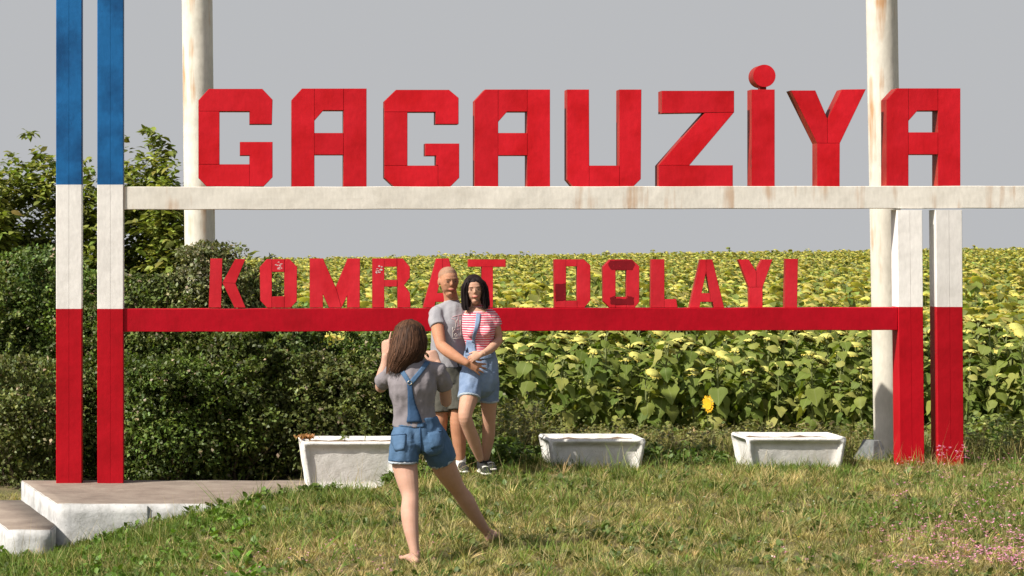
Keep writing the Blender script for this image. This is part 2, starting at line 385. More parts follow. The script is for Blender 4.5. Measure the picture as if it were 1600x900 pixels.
SMALL = [
 ('small red letter K', [[(328.7,404),(347.5,404),(345.5,481),(326,481)], [(347.5,442),(367.5,405),(383.5,405),(368,443)], [(347.5,442),(368,443),(384,481),(366.5,481)]]),
 ('small red letter O bearing a faded sticker', [[(417,405),(425,405),(425,481),(417.5,481),(407,470),(406,417.5)], [(425,405),(444.5,405),(444.5,425),(425,425)], [(425,463.5),(444.5,463),(444.5,481),(425,481)], [(444.5,405),(452.5,405),(464.5,417),(464,471),(454.5,481),(444.5,481)]]),
 ('small red letter M', [[(484.5,404),(505,404),(525,449),(534,481),(514.5,481),(505,460),(505,481),(484.5,481)], [(525,449),(543.8,404),(563,404),(562.5,481),(543,481),(543,462),(534,481)]]),
 ('small red letter R bearing a faded sticker', [[(582.5,404),(601,404),(601,481),(582.5,481)], [(601,404),(621,404),(621,417),(601,417)], [(601,437.5),(621,437.5),(621,448),(601,448)], [(621,404),(630,404),(641,417),(641,434),(632,446),(641,457.5),(642,481),(622,481)]]),
 ('small red letter A partly behind the couple', [[(682.5,404),(692,404),(692,422),(684,458),(700,458),(700,472),(681,472),(679.5,481),(661.5,481)], [(692,404),(702,404),(720,481),(703,481),(700,472),(700,458),(692,422)]]),
 ('small red letter T beside the couple', [[(732.4,405.3),(791,405.3),(791,417),(732.4,417)], [(753.4,417),(771,417),(771,481),(753.4,481)]]),
 ('small red letter D with a dark repainted patch', [[(866.7,405.3),(885.4,405.3),(885.4,481),(867.5,481)], [(885.4,405.3),(902.7,405.3),(902.7,416.5),(885.4,416.5)], [(885.4,470),(902.7,470),(902.7,481),(885.4,481)], [(902.7,405.3),(913,405.3),(923.5,414.5),(923.5,469.5),(914,481),(902.7,481)]]),
 ('small red letter O with dark repainted ends', [[(954,405.5),(963,405.5),(963,481),(954,481),(943.7,471),(943,417)], [(963,405.5),(980,405.5),(980,422.5),(963,422.5)], [(963,464),(980,464),(980,481),(963,481)], [(980,405.5),(988.5,405.5),(1000,416),(1000,472),(992.6,481),(980,481)]]),
 ('small red letter L', [[(1018.8,405.3),(1039.4,405.3),(1039.4,481),(1018,481)], [(1039.4,467.5),(1058,467.5),(1060,481),(1039.4,481)]]),
 ('small red letter A before the letter Y', [[(1095.8,405.5),(1104.6,405.5),(1104.6,425.4),(1097.5,458.4),(1111,458.4),(1111,472),(1096,472),(1094.4,481),(1078.7,481)], [(1104.6,405.5),(1114.5,405.5),(1133,481),(1117,481),(1115,472),(1111,472),(1111,458.4),(1104.6,425.4)]]),
 ('small red letter Y', [[(1155,405.5),(1171.4,405.5),(1183,424),(1183,449),(1172,449)], [(1183,424),(1192,405.5),(1208.5,405.5),(1193,449),(1183,449)], [(1172,449),(1193,449),(1193,481),(1172.8,481)]]),
 ('small red letter I closing the lower words', [[(1229,404.5),(1248.4,404.5),(1247,481),(1227.8,481)]]),
]
def letter(lab, tiles, mat, depth, y_front, bot_py, dz=0.0):
    body = MB()
    W_ = []
    for t in tiles:
        p = [(sp(x), WZ(y)+dz) for x, y in t]
        W_.append(p); body.prism(offset_poly(p, -.0006), y_front+.004, y_front+depth)
    o = body.build('letter', M['edge'], sign); tag(o, lab)
    for p in W_:
        q = offset_poly(p, .0016); mb = MB()
        # a sheet bent a little out of true
        mb.prism(q, y_front + random.uniform(-.0015, .0015), y_front+.0038); mb.build('panel', mat, o, bevel=.0012, seg=1)
    return o
letters = {}
for lab, t in BIG: letters[lab] = letter(lab, t, M['red_letter'], .185, .024, 292, dz=.002)
for lab, t in SMALL: letters[lab] = letter(lab, t, M['red_small'], .075, .035, 481, dz=.0)
# the dot of the I: a short drum on a stub
oi = letters['red dotted letter I in the upper word']
mb = MB(); cxp, czp, r = sp(1195.4), WZ(118.2), 17.6*S0; n = 40
ring = [(cxp + r*math.cos(2*math.pi*k/n), czp + r*math.sin(2*math.pi*k/n)) for k in range(n)]
mb.prism(ring, .03, .225); mb.box((sp(1190), .07, WZ(139.8)), (sp(1200), .15, WZ(134.5)))
mb.build('drum', M['edge'], oi); mb = MB(); mb.prism(offset_poly(ring, .002), .024, .0296); mb.build('panel', M['red_letter'], oi)
# stickers and patches of newer, darker paint
def patch(par, pts, mat, y=.0325, name='paint_patch'):
    mb = MB(); rr = []
    P_ = [(sp(x), WZ(y_)) for x, y_ in pts]
    for i in range(len(P_)):
        a, c = P_[i], P_[(i+1) % len(P_)]
        for k in range(5):
            t = k/5; rr.append((a[0]+(c[0]-a[0])*t+random.uniform(-.003, .003), a[1]+(c[1]-a[1])*t+random.uniform(-.003, .003)))
    mb.prism(rr, y, y+.0012); return mb.build(name, mat, par)
LK = letters
patch(LK['small red letter D with a dark repainted patch'], [(868.5,444),(884.5,443),(885,468),(868.5,470)], M['patch'])
o_ = LK['small red letter O with dark repainted ends']
patch(o_, [(953.5,407),(989,406.5),(993,413),(989,421.5),(956,421.5),(951,414)], M['patch'])
patch(o_, [(954,465),(962,462.5),(963,467),(980,467),(981,462),(991,465),(991,476),(955,476)], M['patch'])
def sticker(par, x0, y0, x1, y1):
    for k in range(9):
        a, b_ = random.uniform(x0, x1-4), random.uniform(y0, y1-3)
        patch(par, [(a, b_), (a+random.uniform(2, 5), b_), (a+random.uniform(2, 5), b_+random.uniform(1, 2.5)), (a, b_+random.uniform(1, 2.5))], M['sticker'], y=.0337-.0002*k, name='sticker_scrap')
sticker(LK['small red letter O bearing a faded sticker'], 429, 409, 443, 423)
sticker(LK['small red letter R bearing a faded sticker'], 586, 414, 600, 428)

# ================================================================ steel masts behind the sign
def mast(x0t, x1t, x0b, x1b, pyb, D, label):
    tz = 6.2; zb = P(0, pyb, D).z
    def at(py, l, r): a = P(l, py, D); c = P(r, py, D); return (a+c)/2, (c.x-a.x)/2
    pt, rt = at(0, x0t, x1t); pb, rb = at(pyb, x0b, x1b)
    base = Vector((pb.x, D, zb)); o = empty('steel_mast', base); mb = MB()
    ax = (pt-pb); n = 40; vs = []; k = 24
    for i in range(k+1):
        t = i/k*1.35; c = pb + ax*t - base; rr = rb + (rt-rb)*min(t, 1)
        for j in range(n): a = 2*math.pi*j/n; vs.append((c.x+rr*math.cos(a), c.y+rr*math.sin(a), c.z))
    fs = [(i*n+j, i*n+(j+1)%n, (i+1)*n+(j+1)%n, (i+1)*n+j) for i in range(k) for j in range(n)] + [tuple(k*n+j for j in range(n))]
    mb.add(vs, fs); s = mb.build('shaft', M['pole'], o, smooth=True)
    for i, t in enumerate(()):   # welded joints of the pipe
        c = pb + ax*t - base; rr = rb + (rt-rb)*min(t, 1); mb = MB()
        loft(mb, [c + Vector((0,0,-.006)), c + Vector((0,0,.006))], [rr+.003, rr+.003], n=40, sub=1, round_ends=(False, False)); mb.build('weld_ring', M['pole'], o, smooth=False)
    tag(o, label, 'mast', 'cream painted steel masts behind the sign'); return o
mast(284, 332, 291, 339, 620, 25.95, 'cream steel mast rising from the shrubs behind the first letter G')
mast(1353.5, 1401.5, 1366.5, 1413, 722, 23.6, 'cream steel mast behind the last letter A, with its grey footing')

# grey concrete footing beside the right-hand mast
b0 = P(1362, 719, 22.5); mb = MB()
def wedge(mb, c, wb, wt, db, dt, h):
    vs = [(-wb/2,-db/2,0),(wb/2,-db/2,0),(wb/2,db/2,0),(-wb/2,db/2,0),(-wt/2,-dt/2,h),(wt/2,-dt/2,h),(wt/2,dt/2,h),(-wt/2,dt/2,h)]
    mb.add(vs, [(0,3,2,1),(4,5,6,7),(0,1,5,4),(1,2,6,5),(2,3,7,6),(3,0,4,7)])
wedge(mb, None, .21, .075, .28, .15, .185)
o = mb.build('concrete_footing', M['grey_conc'], loc=b0, bevel=.008); o.rotation_euler = (0, 0, math.radians(24)); tag(o, 'small grey tapered concrete footing block at the foot of the mast', 'footing')

# ================================================================ platform and step
def slab(name, poly, z0, z1, label, rows=5, joint=None):
    """poly: plan corners (x,y); whitewashed sides, bare concrete top, worn edges"""
    bm = bmesh.new(); base = [bm.verts.new((x, y, z0)) for x, y in poly]; f = bm.faces.new(base)
    if f.normal.z > 0 or f.calc_area() and True: pass
    r = bmesh.ops.extrude_face_region(bm, geom=[f]); bmesh.ops.translate(bm, verts=[v for v in r['geom'] if isinstance(v, bmesh.types.BMVert)], vec=(0, 0, z1-z0))
    bmesh.ops.recalc_face_normals(bm, faces=bm.faces[:])
    es = [e for e in bm.edges if all(abs(v.co.z-z1) < 1e-5 for v in e.verts)] + [e for e in bm.edges if abs(e.verts[0].co.z-e.verts[1].co.z) > .01]
    bmesh.ops.bevel(bm, geom=es, offset=.007, segments=2, affect='EDGES')
    for _ in range(rows):
        es = [e for e in bm.edges if e.calc_length() > .09]
        if not es: break
        bmesh.ops.subdivide_edges(bm, edges=es, cuts=1, use_grid_fill=True)
    bmesh.ops.triangulate(bm, faces=[f for f in bm.faces if len(f.verts) > 4])
    for v in bm.verts:
        p = v.co; q = noise.noise_vector(Vector(p)*5)*.004 + noise.noise_vector(Vector(p)*26)*.002
        v.co = p + q
    bm.normal_update()
    me = bpy.data.meshes.new(name)
    for f in bm.faces: f.material_index = 1 if f.normal.z > .7 else 0; f.smooth = True
    bm.to_mesh(me); bm.free()
    o = link_mesh(name, me, [M['platform_wash'], M['slab_top']]); return o
def YD(py, z): return (CAM_Z - z)*F/(py-PY0)
zt = -.131
PLAT = [(-1.373, 20.3), (1.7, 20.28), (1.7, 22.27), (-1.823, 22.27)]
o = slab('concrete_platform', PLAT, -.75, zt, ''); tag(o, 'low concrete platform with whitewashed sides under the two tall left posts', 'platform')
mb = MB(); mb.box((-.63, 20.278, -.6), (-.622, 20.30, -.15)); mb.build('joint', M['grey_conc'], o)
zs = -.30
STEP = [(-1.74, 19.92), (-1.39, 19.92), (-1.373, 20.27), (-1.81, 22.2), (-2.28, 22.2)]
o = slab('concrete_step', STEP, -.9, zs, ''); tag(o, 'lower whitewashed concrete step in front of the platform corner', 'step')

# ================================================================ planters
def planter(px_l, px_r, py_rim, D, d, h, rz, label, seed):
    random.seed(seed)
    a = P(px_l, py_rim, D); c = P(px_r, py_rim, D); wd = (c-a).length
    base = Vector(((a.x+c.x)/2, D, a.z-h)); o = empty('concrete_planter', base, rz)
    bm = bmesh.new(); tw, bw, td, bd = wd/2, wd/2*.85, d, d*.86
    vs = [bm.verts.new(p) for p in [(-bw, (td-bd)/2, 0), (bw, (td-bd)/2, 0), (bw, (td+bd)/2, 0), (-bw, (td+bd)/2, 0), (-tw, 0, h), (tw, 0, h), (tw, td, h), (-tw, td, h)]]
    F_ = [(0,3,2,1),(4,5,6,7),(0,1,5,4),(1,2,6,5),(2,3,7,6),(3,0,4,7)]
    fs = [bm.faces.new([vs[i] for i in f]) for f in F_]
    bm.normal_update()
    for f in (fs[2], fs[4], fs[3], fs[5]):
        t = .062 if f in (fs[2], fs[4]) else .05
        bmesh.ops.inset_individual(bm, faces=[f], thickness=t, depth=0)
        bmesh.ops.inset_individual(bm, faces=[f], thickness=.010, depth=-.028)
        if f is fs[2] or f is fs[4]:
            for v in f.verts: pass
    for f in (fs[2], fs[4]): f.material_index = 1
    bmesh.ops.inset_individual(bm, faces=[fs[1]], thickness=.05, depth=0)
    bmesh.ops.inset_individual(bm, faces=[fs[1]], thickness=.008, depth=-.06); fs[1].material_index = 1
    bmesh.ops.bevel(bm, geom=[e for e in bm.edges if e.calc_face_angle(0) > .4 or True], offset=.009, segments=2, affect='EDGES', clamp_overlap=True)
    for _ in range(4):
        es = [e for e in bm.edges if e.calc_length() > .06]
        if es: bmesh.ops.subdivide_edges(bm, edges=es, cuts=1, use_grid_fill=True)
    bmesh.ops.triangulate(bm, faces=[f for f in bm.faces if len(f.verts) > 4])
    off = Vector((seed*3.1, 0, 0))
    for v in bm.verts: p = v.co.copy(); v.co = p + noise.noise_vector((p+off)*6)*.003 + noise.noise_vector((p+off)*28)*.0022
    me = bpy.data.meshes.new('trough')
    for f in bm.faces: f.smooth = True
    bm.to_mesh(me); bm.free(); link_mesh('trough', me, [M['whitewash'], M['recess']], o)
    mb = MB(); k = 14; vs = []
    for i in range(k+1):
        for j in range(6):
            x = -tw*.9+tw*1.8*i/k; y = .05+(td-.1)*j/5; vs.append((x, y, h-.035+.018*noise.noise(Vector((x*9+seed, y*9, 0)))))
    mb.add(vs, [(i*6+j, (i+1)*6+j, (i+1)*6+j+1, i*6+j+1) for i in range(k) for j in range(5)]); mb.build('soil', M['soil'], o, smooth=True)
    tag(o, label, 'planter', 'whitewashed concrete planters'); return o
planter(470.5, 630, 690, 21.45, .62, .45, math.radians(1.0), 'largest white planter, at the platform end behind the photographing woman', 1)
planter(857, 1010, 686, 21.75, .60, .42, math.radians(1.5), 'white planter between the couple and the other right-hand planter, reddish soil showing', 2)
planter(1165.5, 1324, 683.5, 21.7, .60, .42, math.radians(1.5), 'white planter nearest the right mast and its grey footing', 3)
random.seed(11)
# ================================================================ vegetation
def nrm(a): return a/np.maximum(np.linalg.norm(a, axis=-1, keepdims=True), 1e-9)
def frames(fwd, up):
    """columns: x = right, y = fwd, z = up-ish ; returns (N,3,3)"""
    y = nrm(fwd); x = nrm(np.cross(y, up)); z = np.cross(x, y); return np.stack([x, y, z], -1)
class Cloud:
    """many small real faces gathered into one mesh"""
    def __init__(s): s.V = []; s.T = []; s.C = []; s.n = 0
    def add(s, tv, tf, pos, R, sc, col, tcol=None):
        N_ = len(pos); k = len(tv)
        tv = np.asarray(tv, float)
        if np.ndim(sc) == 1: sc = np.asarray(sc)[:, None, None]
        elif np.ndim(sc) == 2: sc = np.asarray(sc)[:, None, :]
        L = tv[None]*sc if not np.isscalar(sc) else np.repeat((tv*sc)[None], N_, 0)
        v = np.einsum('nij,nkj->nki', R, L) + pos[:, None]
        t = np.asarray(tf)[None] + (s.n + np.arange(N_)*k)[:, None, None]
        c = np.repeat(col[:, None], k, 1)
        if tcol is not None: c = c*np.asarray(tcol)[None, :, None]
        s.V.append(v.reshape(-1, 3)); s.T.append(t.reshape(-1, 3)); s.C.append(c.reshape(-1, 3)); s.n += N_*k
    def build(s, name, mat, parent=None, smooth=False, loc=None):
        V = np.concatenate(s.V); T = np.concatenate(s.T); C_ = np.concatenate(s.C)
        if loc is not None: V = V - np.array(loc)
        me = bpy.data.meshes.new(name); me.vertices.add(len(V)); me.vertices.foreach_set('co', V.astype(np.float32).ravel())
        me.loops.add(len(T)*3); me.loops.foreach_set('vertex_index', T.astype(np.int32).ravel())
        me.polygons.add(len(T)); me.polygons.foreach_set('loop_start', np.arange(0, len(T)*3, 3, dtype=np.int32))
        if smooth: me.polygons.foreach_set('use_smooth', np.ones(len(T), bool))
        a = me.color_attributes.new('Col', 'FLOAT_COLOR', 'POINT')
        a.data.foreach_set('color', np.concatenate([np.clip(C_, 0, 1), np.ones((len(C_), 1))], 1).astype(np.float32).ravel())
        me.update(calc_edges=True); o = link_mesh(name, me, mat, parent, loc); return o
def rdir(n, zmin=-1, zmax=1):
    z = rng.uniform(zmin, zmax, n); a = rng.uniform(0, 2*np.pi, n); r = np.sqrt(1-z*z); return np.stack([r*np.cos(a), r*np.sin(a), z], -1)
def patchn(x, y, s, seed=0):
    return (np.sin(x*s+1.3*seed)*np.sin(y*s*1.2+seed*2.1) + .6*np.sin(x*s*2.3+y*s*1.7+seed) + .5*np.sin(y*s*3.1-x*s*1.9+seed*.7) + .35*np.sin(x*s*6.1+y*s*4.3+seed*3))/2.2
def pal(base, n, var=.18, hue=.08):
    c = np.repeat(np.array(base, float)[None], n, 0)*np.exp(rng.normal(0, var, (n, 1)))*np.exp(rng.normal(0, hue, (n, 3))); return c

PLATp = np.array(PLAT + [])
def inside_platform(x, y):
    """on the platform or step where they stand above the ground"""
    lx = np.interp(y, [19.9, 20.3, 22.27], [-1.75, -1.85, -2.3]); return (y > 19.9) & (y < 22.27) & (x > lx) & (x < 1.7) & ~((y < 20.28) & (x > -1.38)) & (ground(x, y) < -.10)

# ---- grass: short lawn of single blades, green and straw coloured in patches
blade_v = [(-.5,0,0),(.5,0,0),(-.38,.12,.5),(.38,.12,.5),(0,.42,1.0)]
blade_f = [(0,1,3),(0,3,2),(2,3,4)]
def view_pts(n, y0, y1, pad=1.0, dens=None):
    """points spread over the ground the photograph shows, plus a margin"""
    y = rng.uniform(y0, y1, n*2); xl = (0-PX0)*y/F-pad; xr = (1600-PX0)*y/F+pad; wmax = (1600/F*y1+2*pad)
    x = rng.uniform(0, wmax, n*2)+xl; k = x < xr; return x[k][:n], y[k][:n]
def grass_layer(cl, n, y0, y1, h0, h1, w0, w1, palette, lean=.35, keep=None, pad=.8):
    x, y = view_pts(n, y0, y1, pad)
    k = ~inside_platform(x, y)
    if keep is not None: k &= keep(x, y)
    x, y = x[k], y[k]; n = len(x); z = ground(x, y)-.005
    up = nrm(np.stack([rng.normal(0, lean, n), rng.normal(0, lean, n), np.ones(n)], -1))
    a = rng.uniform(0, 2*np.pi, n); fw = np.stack([np.cos(a), np.sin(a), np.zeros(n)], -1)
    X = nrm(np.cross(fw, up)); Y = np.cross(up, X); R = np.stack([X, Y, up], -1)
    h = rng.uniform(h0, h1, n)*(1+.35*patchn(x, y, 1.7, 3)); w_ = rng.uniform(w0, w1, n)
    sc = np.stack([w_, h, h], -1); col = palette(x, y, n)
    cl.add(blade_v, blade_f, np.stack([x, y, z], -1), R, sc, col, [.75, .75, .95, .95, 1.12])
def tufts(cl, n, k, y0, y1, h0, h1, w0, w1, palette, rad=.035, fan=.75, keep=None, pad=.8):
    """grass growing in tufts: k blades fanning out of each of n roots"""
    x, y = view_pts(n, y0, y1, pad); q = ~inside_platform(x, y)
    if keep is not None: q &= keep(x, y)
    x, y = x[q], y[q]; n = len(x); hs_ = np.exp(rng.normal(0, .33, n))*(1+.3*patchn(x, y, 1.7, 3)); cc = palette(x, y, n)*np.exp(rng.normal(0, .16, (n, 1)))
    az = rng.uniform(0, 2*np.pi, n); bend = rng.uniform(0, .5, n)
    ix = np.repeat(np.arange(n), k); m = n*k; a = rng.uniform(0, 2*np.pi, m); r = rng.uniform(0, 1, m)**.6
    X_ = x[ix]+np.cos(a)*r*rad*.6; Y_ = y[ix]+np.sin(a)*r*rad*.6; Z_ = ground(X_, Y_)-.005
    up = nrm(np.stack([np.cos(a)*r*fan+np.cos(az[ix])*bend[ix]+rng.normal(0, .15, m), np.sin(a)*r*fan+np.sin(az[ix])*bend[ix]+rng.normal(0, .15, m), np.ones(m)], -1))
    fw = np.stack([np.cos(a), np.sin(a), np.zeros(m)], -1)+rng.normal(0, .3, (m, 3)); Xx = nrm(np.cross(fw, up)); Yy = np.cross(up, Xx)
    h = rng.uniform(h0, h1, m)*hs_[ix]; w_ = rng.uniform(w0, w1, m)
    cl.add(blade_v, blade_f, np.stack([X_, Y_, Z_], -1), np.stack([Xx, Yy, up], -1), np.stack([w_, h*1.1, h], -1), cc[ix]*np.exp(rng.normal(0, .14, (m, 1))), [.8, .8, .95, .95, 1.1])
def pal_lawn(x, y, n):
    d = .39 + .50*patchn(x, y, 1.25, 1) + .25*patchn(x, y, 4.2, 5) + np.clip((18.3-y)*.10, -.05, .2) + rng.normal(0, .22, n)
    d = np.clip(d, 0, 1)[:, None]
    g = pal((.145, .19, .036), n, .25, .09); s = pal((.45, .36, .15), n, .22, .06); return g*(1-d)+s*d
def pal_straw(x, y, n): return pal((.45, .37, .17), n, .22, .06)
def pal_green(x, y, n): return pal((.12, .18, .032), n, .22, .08)
gr = Cloud()
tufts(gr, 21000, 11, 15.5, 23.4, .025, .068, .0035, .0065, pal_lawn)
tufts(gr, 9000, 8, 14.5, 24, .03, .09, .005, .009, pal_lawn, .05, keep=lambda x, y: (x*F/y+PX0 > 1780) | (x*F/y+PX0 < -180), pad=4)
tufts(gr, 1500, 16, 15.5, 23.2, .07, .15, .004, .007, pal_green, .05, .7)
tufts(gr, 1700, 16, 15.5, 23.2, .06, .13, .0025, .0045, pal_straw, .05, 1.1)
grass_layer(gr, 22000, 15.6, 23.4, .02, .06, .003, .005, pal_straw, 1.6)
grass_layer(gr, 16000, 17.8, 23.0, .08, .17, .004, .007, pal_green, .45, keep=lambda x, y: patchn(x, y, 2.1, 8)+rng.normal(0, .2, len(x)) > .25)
# rough edge of longer grass hugging the platform, planters and post feet
def near_edges(x, y):
    k = (y < 20.35) & (y > 19.3) & (x < 1.2)
    for (xa, xb, yy) in ((.55, 1.7, 21.45), (2.75, 3.75, 21.75), (4.5, 5.5, 21.7)): k |= (x > xa) & (x < xb) & (y > yy-.16) & (y < yy+.02)
    return k
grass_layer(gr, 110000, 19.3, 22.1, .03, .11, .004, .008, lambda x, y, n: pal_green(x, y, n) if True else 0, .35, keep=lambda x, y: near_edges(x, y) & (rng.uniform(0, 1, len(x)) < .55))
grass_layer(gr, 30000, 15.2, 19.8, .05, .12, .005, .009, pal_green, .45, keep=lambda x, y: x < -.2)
tag(gr.build('grass', M['grass']), 'short rough lawn, green with straw coloured patches, sloping down from the sign', 'grass', kind='stuff')

# ---- broad leaved weeds in the lawn and rough verge
leaf_v = [(0,0,0),(-.32,.35,.05),(.32,.35,.05),(0,.4,-.02),(-.22,.75,.0),(.22,.75,.0),(0,1.0,-.12)]
leaf_f = [(0,3,1),(0,2,3),(1,3,4),(3,2,5),(3,5,4),(4,5,6)]
def rosette(cl, x, y, z, k, size, base, el=(.1, 1.1), var=.2):
    n = len(x)*k; px_ = np.repeat(x, k); py_ = np.repeat(y, k); pz = np.repeat(z, k)
    a = rng.uniform(0, 2*np.pi, n); e = rng.uniform(el[0], el[1], n)
    f = np.stack([np.cos(a)*np.cos(e), np.sin(a)*np.cos(e), np.sin(e)], -1)
    R = frames(f, np.repeat([[0, 0, 1.]], n, 0)+rng.normal(0, .25, (n, 3)))
    cl.add(leaf_v, leaf_f, np.stack([px_, py_, pz], -1)+rng.normal(0, .012, (n, 3)), R, rng.uniform(size[0], size[1], n), pal(base, n, var, .07))
wd = Cloud()
x, y = view_pts(4200, 15.6, 23.0); k = (patchn(x, y, 1.6, 12) > .12) & ~inside_platform(x, y); x, y = x[k], y[k]
rosette(wd, x, y, ground(x, y), 7, (.03, .07), (.10, .15, .04))
x, y = view_pts(2000, 15.2, 20.2); k = (x < .3) & ~inside_platform(x, y); x, y = x[k], y[k]
rosette(wd, x, y, ground(x, y)+.02, 9, (.03, .075), (.11, .20, .025))
for (ax, bx, ay, by, n_, hh) in ((.45, 1.9, 21.2, 21.43, 160, .10), (-1.0, .9, 19.9, 20.3, 70, .07), (2.05, 2.6, 21.6, 22.6, 240, .22), (2.4, 2.8, 21.8, 23, 150, .16), (3.75, 4.5, 21.9, 23, 160, .12)):
    x = rng.uniform(ax, bx, n_); y = rng.uniform(ay, by, n_); x = x + .45*np.clip(y-20.3, 0, 2)*0
    k = ~inside_platform(x, y); x, y = x[k], y[k]
    rosette(wd, x, y, ground(x, y)+rng.uniform(0, hh, len(x)), 8, (.03, .07), (.10, .155, .03), (-.2, 1.2))
tag(wd.build('low_weeds', M['foliage']), 'broad leaved low weeds scattered through the lawn', 'weeds', kind='stuff')

# ---- undergrowth between the sign and the sunflowers: dry and green stalks with small leaves
def stalks(cl, x, y, hgt, lc, sc_, nleaf=16, lsize=(.025, .055), lean=.18):
    n = len(x); z = ground(x, y)
    up = nrm(np.stack([rng.normal(0, lean, n), rng.normal(0, lean, n), np.ones(n)], -1)); h = hgt
    a = rng.uniform(0, 2*np.pi, n); fw = np.stack([np.cos(a), np.sin(a), np.zeros(n)], -1)
    X = nrm(np.cross(fw, up)); Y = np.cross(up, X); R = np.stack([X, Y, up], -1)
    cl.add(blade_v, blade_f, np.stack([x, y, z], -1), R, np.stack([np.full(n, .009), h*.4, h], -1), sc_)
    t = rng.uniform(.1, 1, (n, nleaf)); base = np.stack([x, y, z], -1)[:, None] + up[:, None]*(h[:, None]*t)[..., None] + (Y*h[:, None]*.4)[:, None]*(t**2)[..., None]
    m = n*nleaf; a = rng.uniform(0, 2*np.pi, m); e = rng.uniform(-.4, .9, m)
    f = np.stack([np.cos(a)*np.cos(e), np.sin(a)*np.cos(e), np.sin(e)], -1)
    R = frames(f, np.repeat([[0, 0, 1.]], m, 0)+rng.normal(0, .3, (m, 3)))
    cl.add(leaf_v, leaf_f, base.reshape(-1, 3), R, rng.uniform(lsize[0], lsize[1], m), np.repeat(lc, nleaf, 0)*np.exp(rng.normal(0, .15, (m, 1))))
ug = Cloud()
def ug_pts(n, y0, y1, px0=560, px1=1640):
    y = rng.uniform(y0, y1, n); px = rng.uniform(px0, px1, n); k = ~((px > 1335) & (px < 1402) & (y < 24.2)); px, y = px[k], y[k]; return (px-PX0)*y/F, y
x, y = ug_pts(1500, 22.6, 28.6); d = np.clip(.45+.5*patchn(x, y, 1.1, 2)+rng.normal(0, .2, len(x)), 0, 1)[:, None]
hh = rng.uniform(.12, .34, len(x))
stalks(ug, x, y, hh, pal((.13, .16, .04), len(x))*(1-d)+pal((.30, .24, .11), len(x))*d, pal((.26, .24, .09), len(x)), 14)
x, y = ug_pts(420, 25.5, 29.0); stalks(ug, x, y, rng.uniform(.15, .40, len(x)), pal((.15, .16, .05), len(x)), pal((.26, .24, .09), len(x)), 22)
x, y = ug_pts(150, 22.7, 27.5, 1500, 1680); stalks(ug, x, y, rng.uniform(.18, .45, len(x)), pal((.17, .22, .05), len(x)), pal((.22, .24, .09), len(x)), 22, (.03, .08))
x, y = ug_pts(260, 22.6, 27.5, 755, 850); stalks(ug, x, y, rng.uniform(.25, .62, len(x)), pal((.15, .16, .045), len(x)), pal((.28, .24, .10), len(x)), 22, (.025, .06))
x, y = ug_pts(60, 24.4, 25.5, 1330, 1400); stalks(ug, x, y, rng.uniform(.15, .4, len(x)), pal((.12, .16, .04), len(x)), pal((.28, .24, .10), len(x)), 18)
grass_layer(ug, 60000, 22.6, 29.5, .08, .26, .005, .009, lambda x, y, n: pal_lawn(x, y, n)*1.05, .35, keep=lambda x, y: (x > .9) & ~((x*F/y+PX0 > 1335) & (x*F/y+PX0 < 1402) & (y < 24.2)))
tag(ug.build('undergrowth', M['foliage']), 'tall dry and green weeds between the sign and the sunflower field', 'weeds', kind='stuff')

# tall single straws standing out of the lawn
st = Cloud()
grass_layer(st, 1500, 15.8, 22.9, .16, .34, .0022, .0034, pal_straw, .25)
tag(st.build('dry_grass_stalks', M['grass']), 'thin dry grass stalks standing above the lawn', 'grass', kind='stuff')

# small pink wildflowers at lower right, by the right posts and a few white dots
fl = Cloud()
def blossoms(px0, px1, y0, y1, n, col, s=(.008, .014), h=(.03, .12), dens=None):
    y = rng.uniform(y0, y1, n); px = rng.uniform(px0, px1, n); x = (px-PX0)*y/F
    if dens is not None: k = rng.uniform(0, 1, n) < dens(px, y); x, y = x[k], y[k]
    n = len(x); z = ground(x, y)+rng.uniform(h[0], h[1], n)
    for q in range(5):
        a = rng.uniform(0, 2*np.pi, n)+q*1.256; e = rng.uniform(-.1, .7, n); f = np.stack([np.cos(a)*np.cos(e), np.sin(a)*np.cos(e), np.sin(e)], -1)
        fl.add([(0,0,0),(-.4,.7,.05),(0,1,.0),(.4,.7,.05)], [(0,2,1),(0,3,2)], np.stack([x, y, z], -1), frames(f, np.repeat([[0,0,1.]], n, 0)), rng.uniform(s[0], s[1], n), pal(col, n, .15, .06))
pink = (.66, .30, .46)
blossoms(1180, 1700, 15.6, 18.4, 7800, pink, s=(.011, .02), h=(.06, .15), dens=lambda px, y: np.clip((px-1330)/300, .02, 1)*np.clip(1.15-(y-15.9)*.42, 0, 1)*np.clip(.4+.9*patchn(px*.01, y*2, 1.5, 4), 0, 1))
blossoms(1390, 1640, 18.4, 21.9, 330, pink, s=(.010, .018), h=(.06, .15), dens=lambda px, y: .5+0*px)
blossoms(1462, 1515, 21.6, 21.98, 30, (.7, .28, .5), s=(.014, .022), h=(.08, .2))
blossoms(300, 700, 15.6, 17.0, 160, pink, h=(.06, .12), dens=lambda px, y: .5+0*px)
blossoms(700, 1640, 16, 22.8, 70, (.72, .72, .66))
blossoms(560, 1640, 16, 22.8, 26, (.8, .55, .05))
tag(fl.build('pink_wildflowers', M['petals']), 'tiny pink wildflowers scattered through the lower right of the lawn', 'wildflowers', kind='stuff')

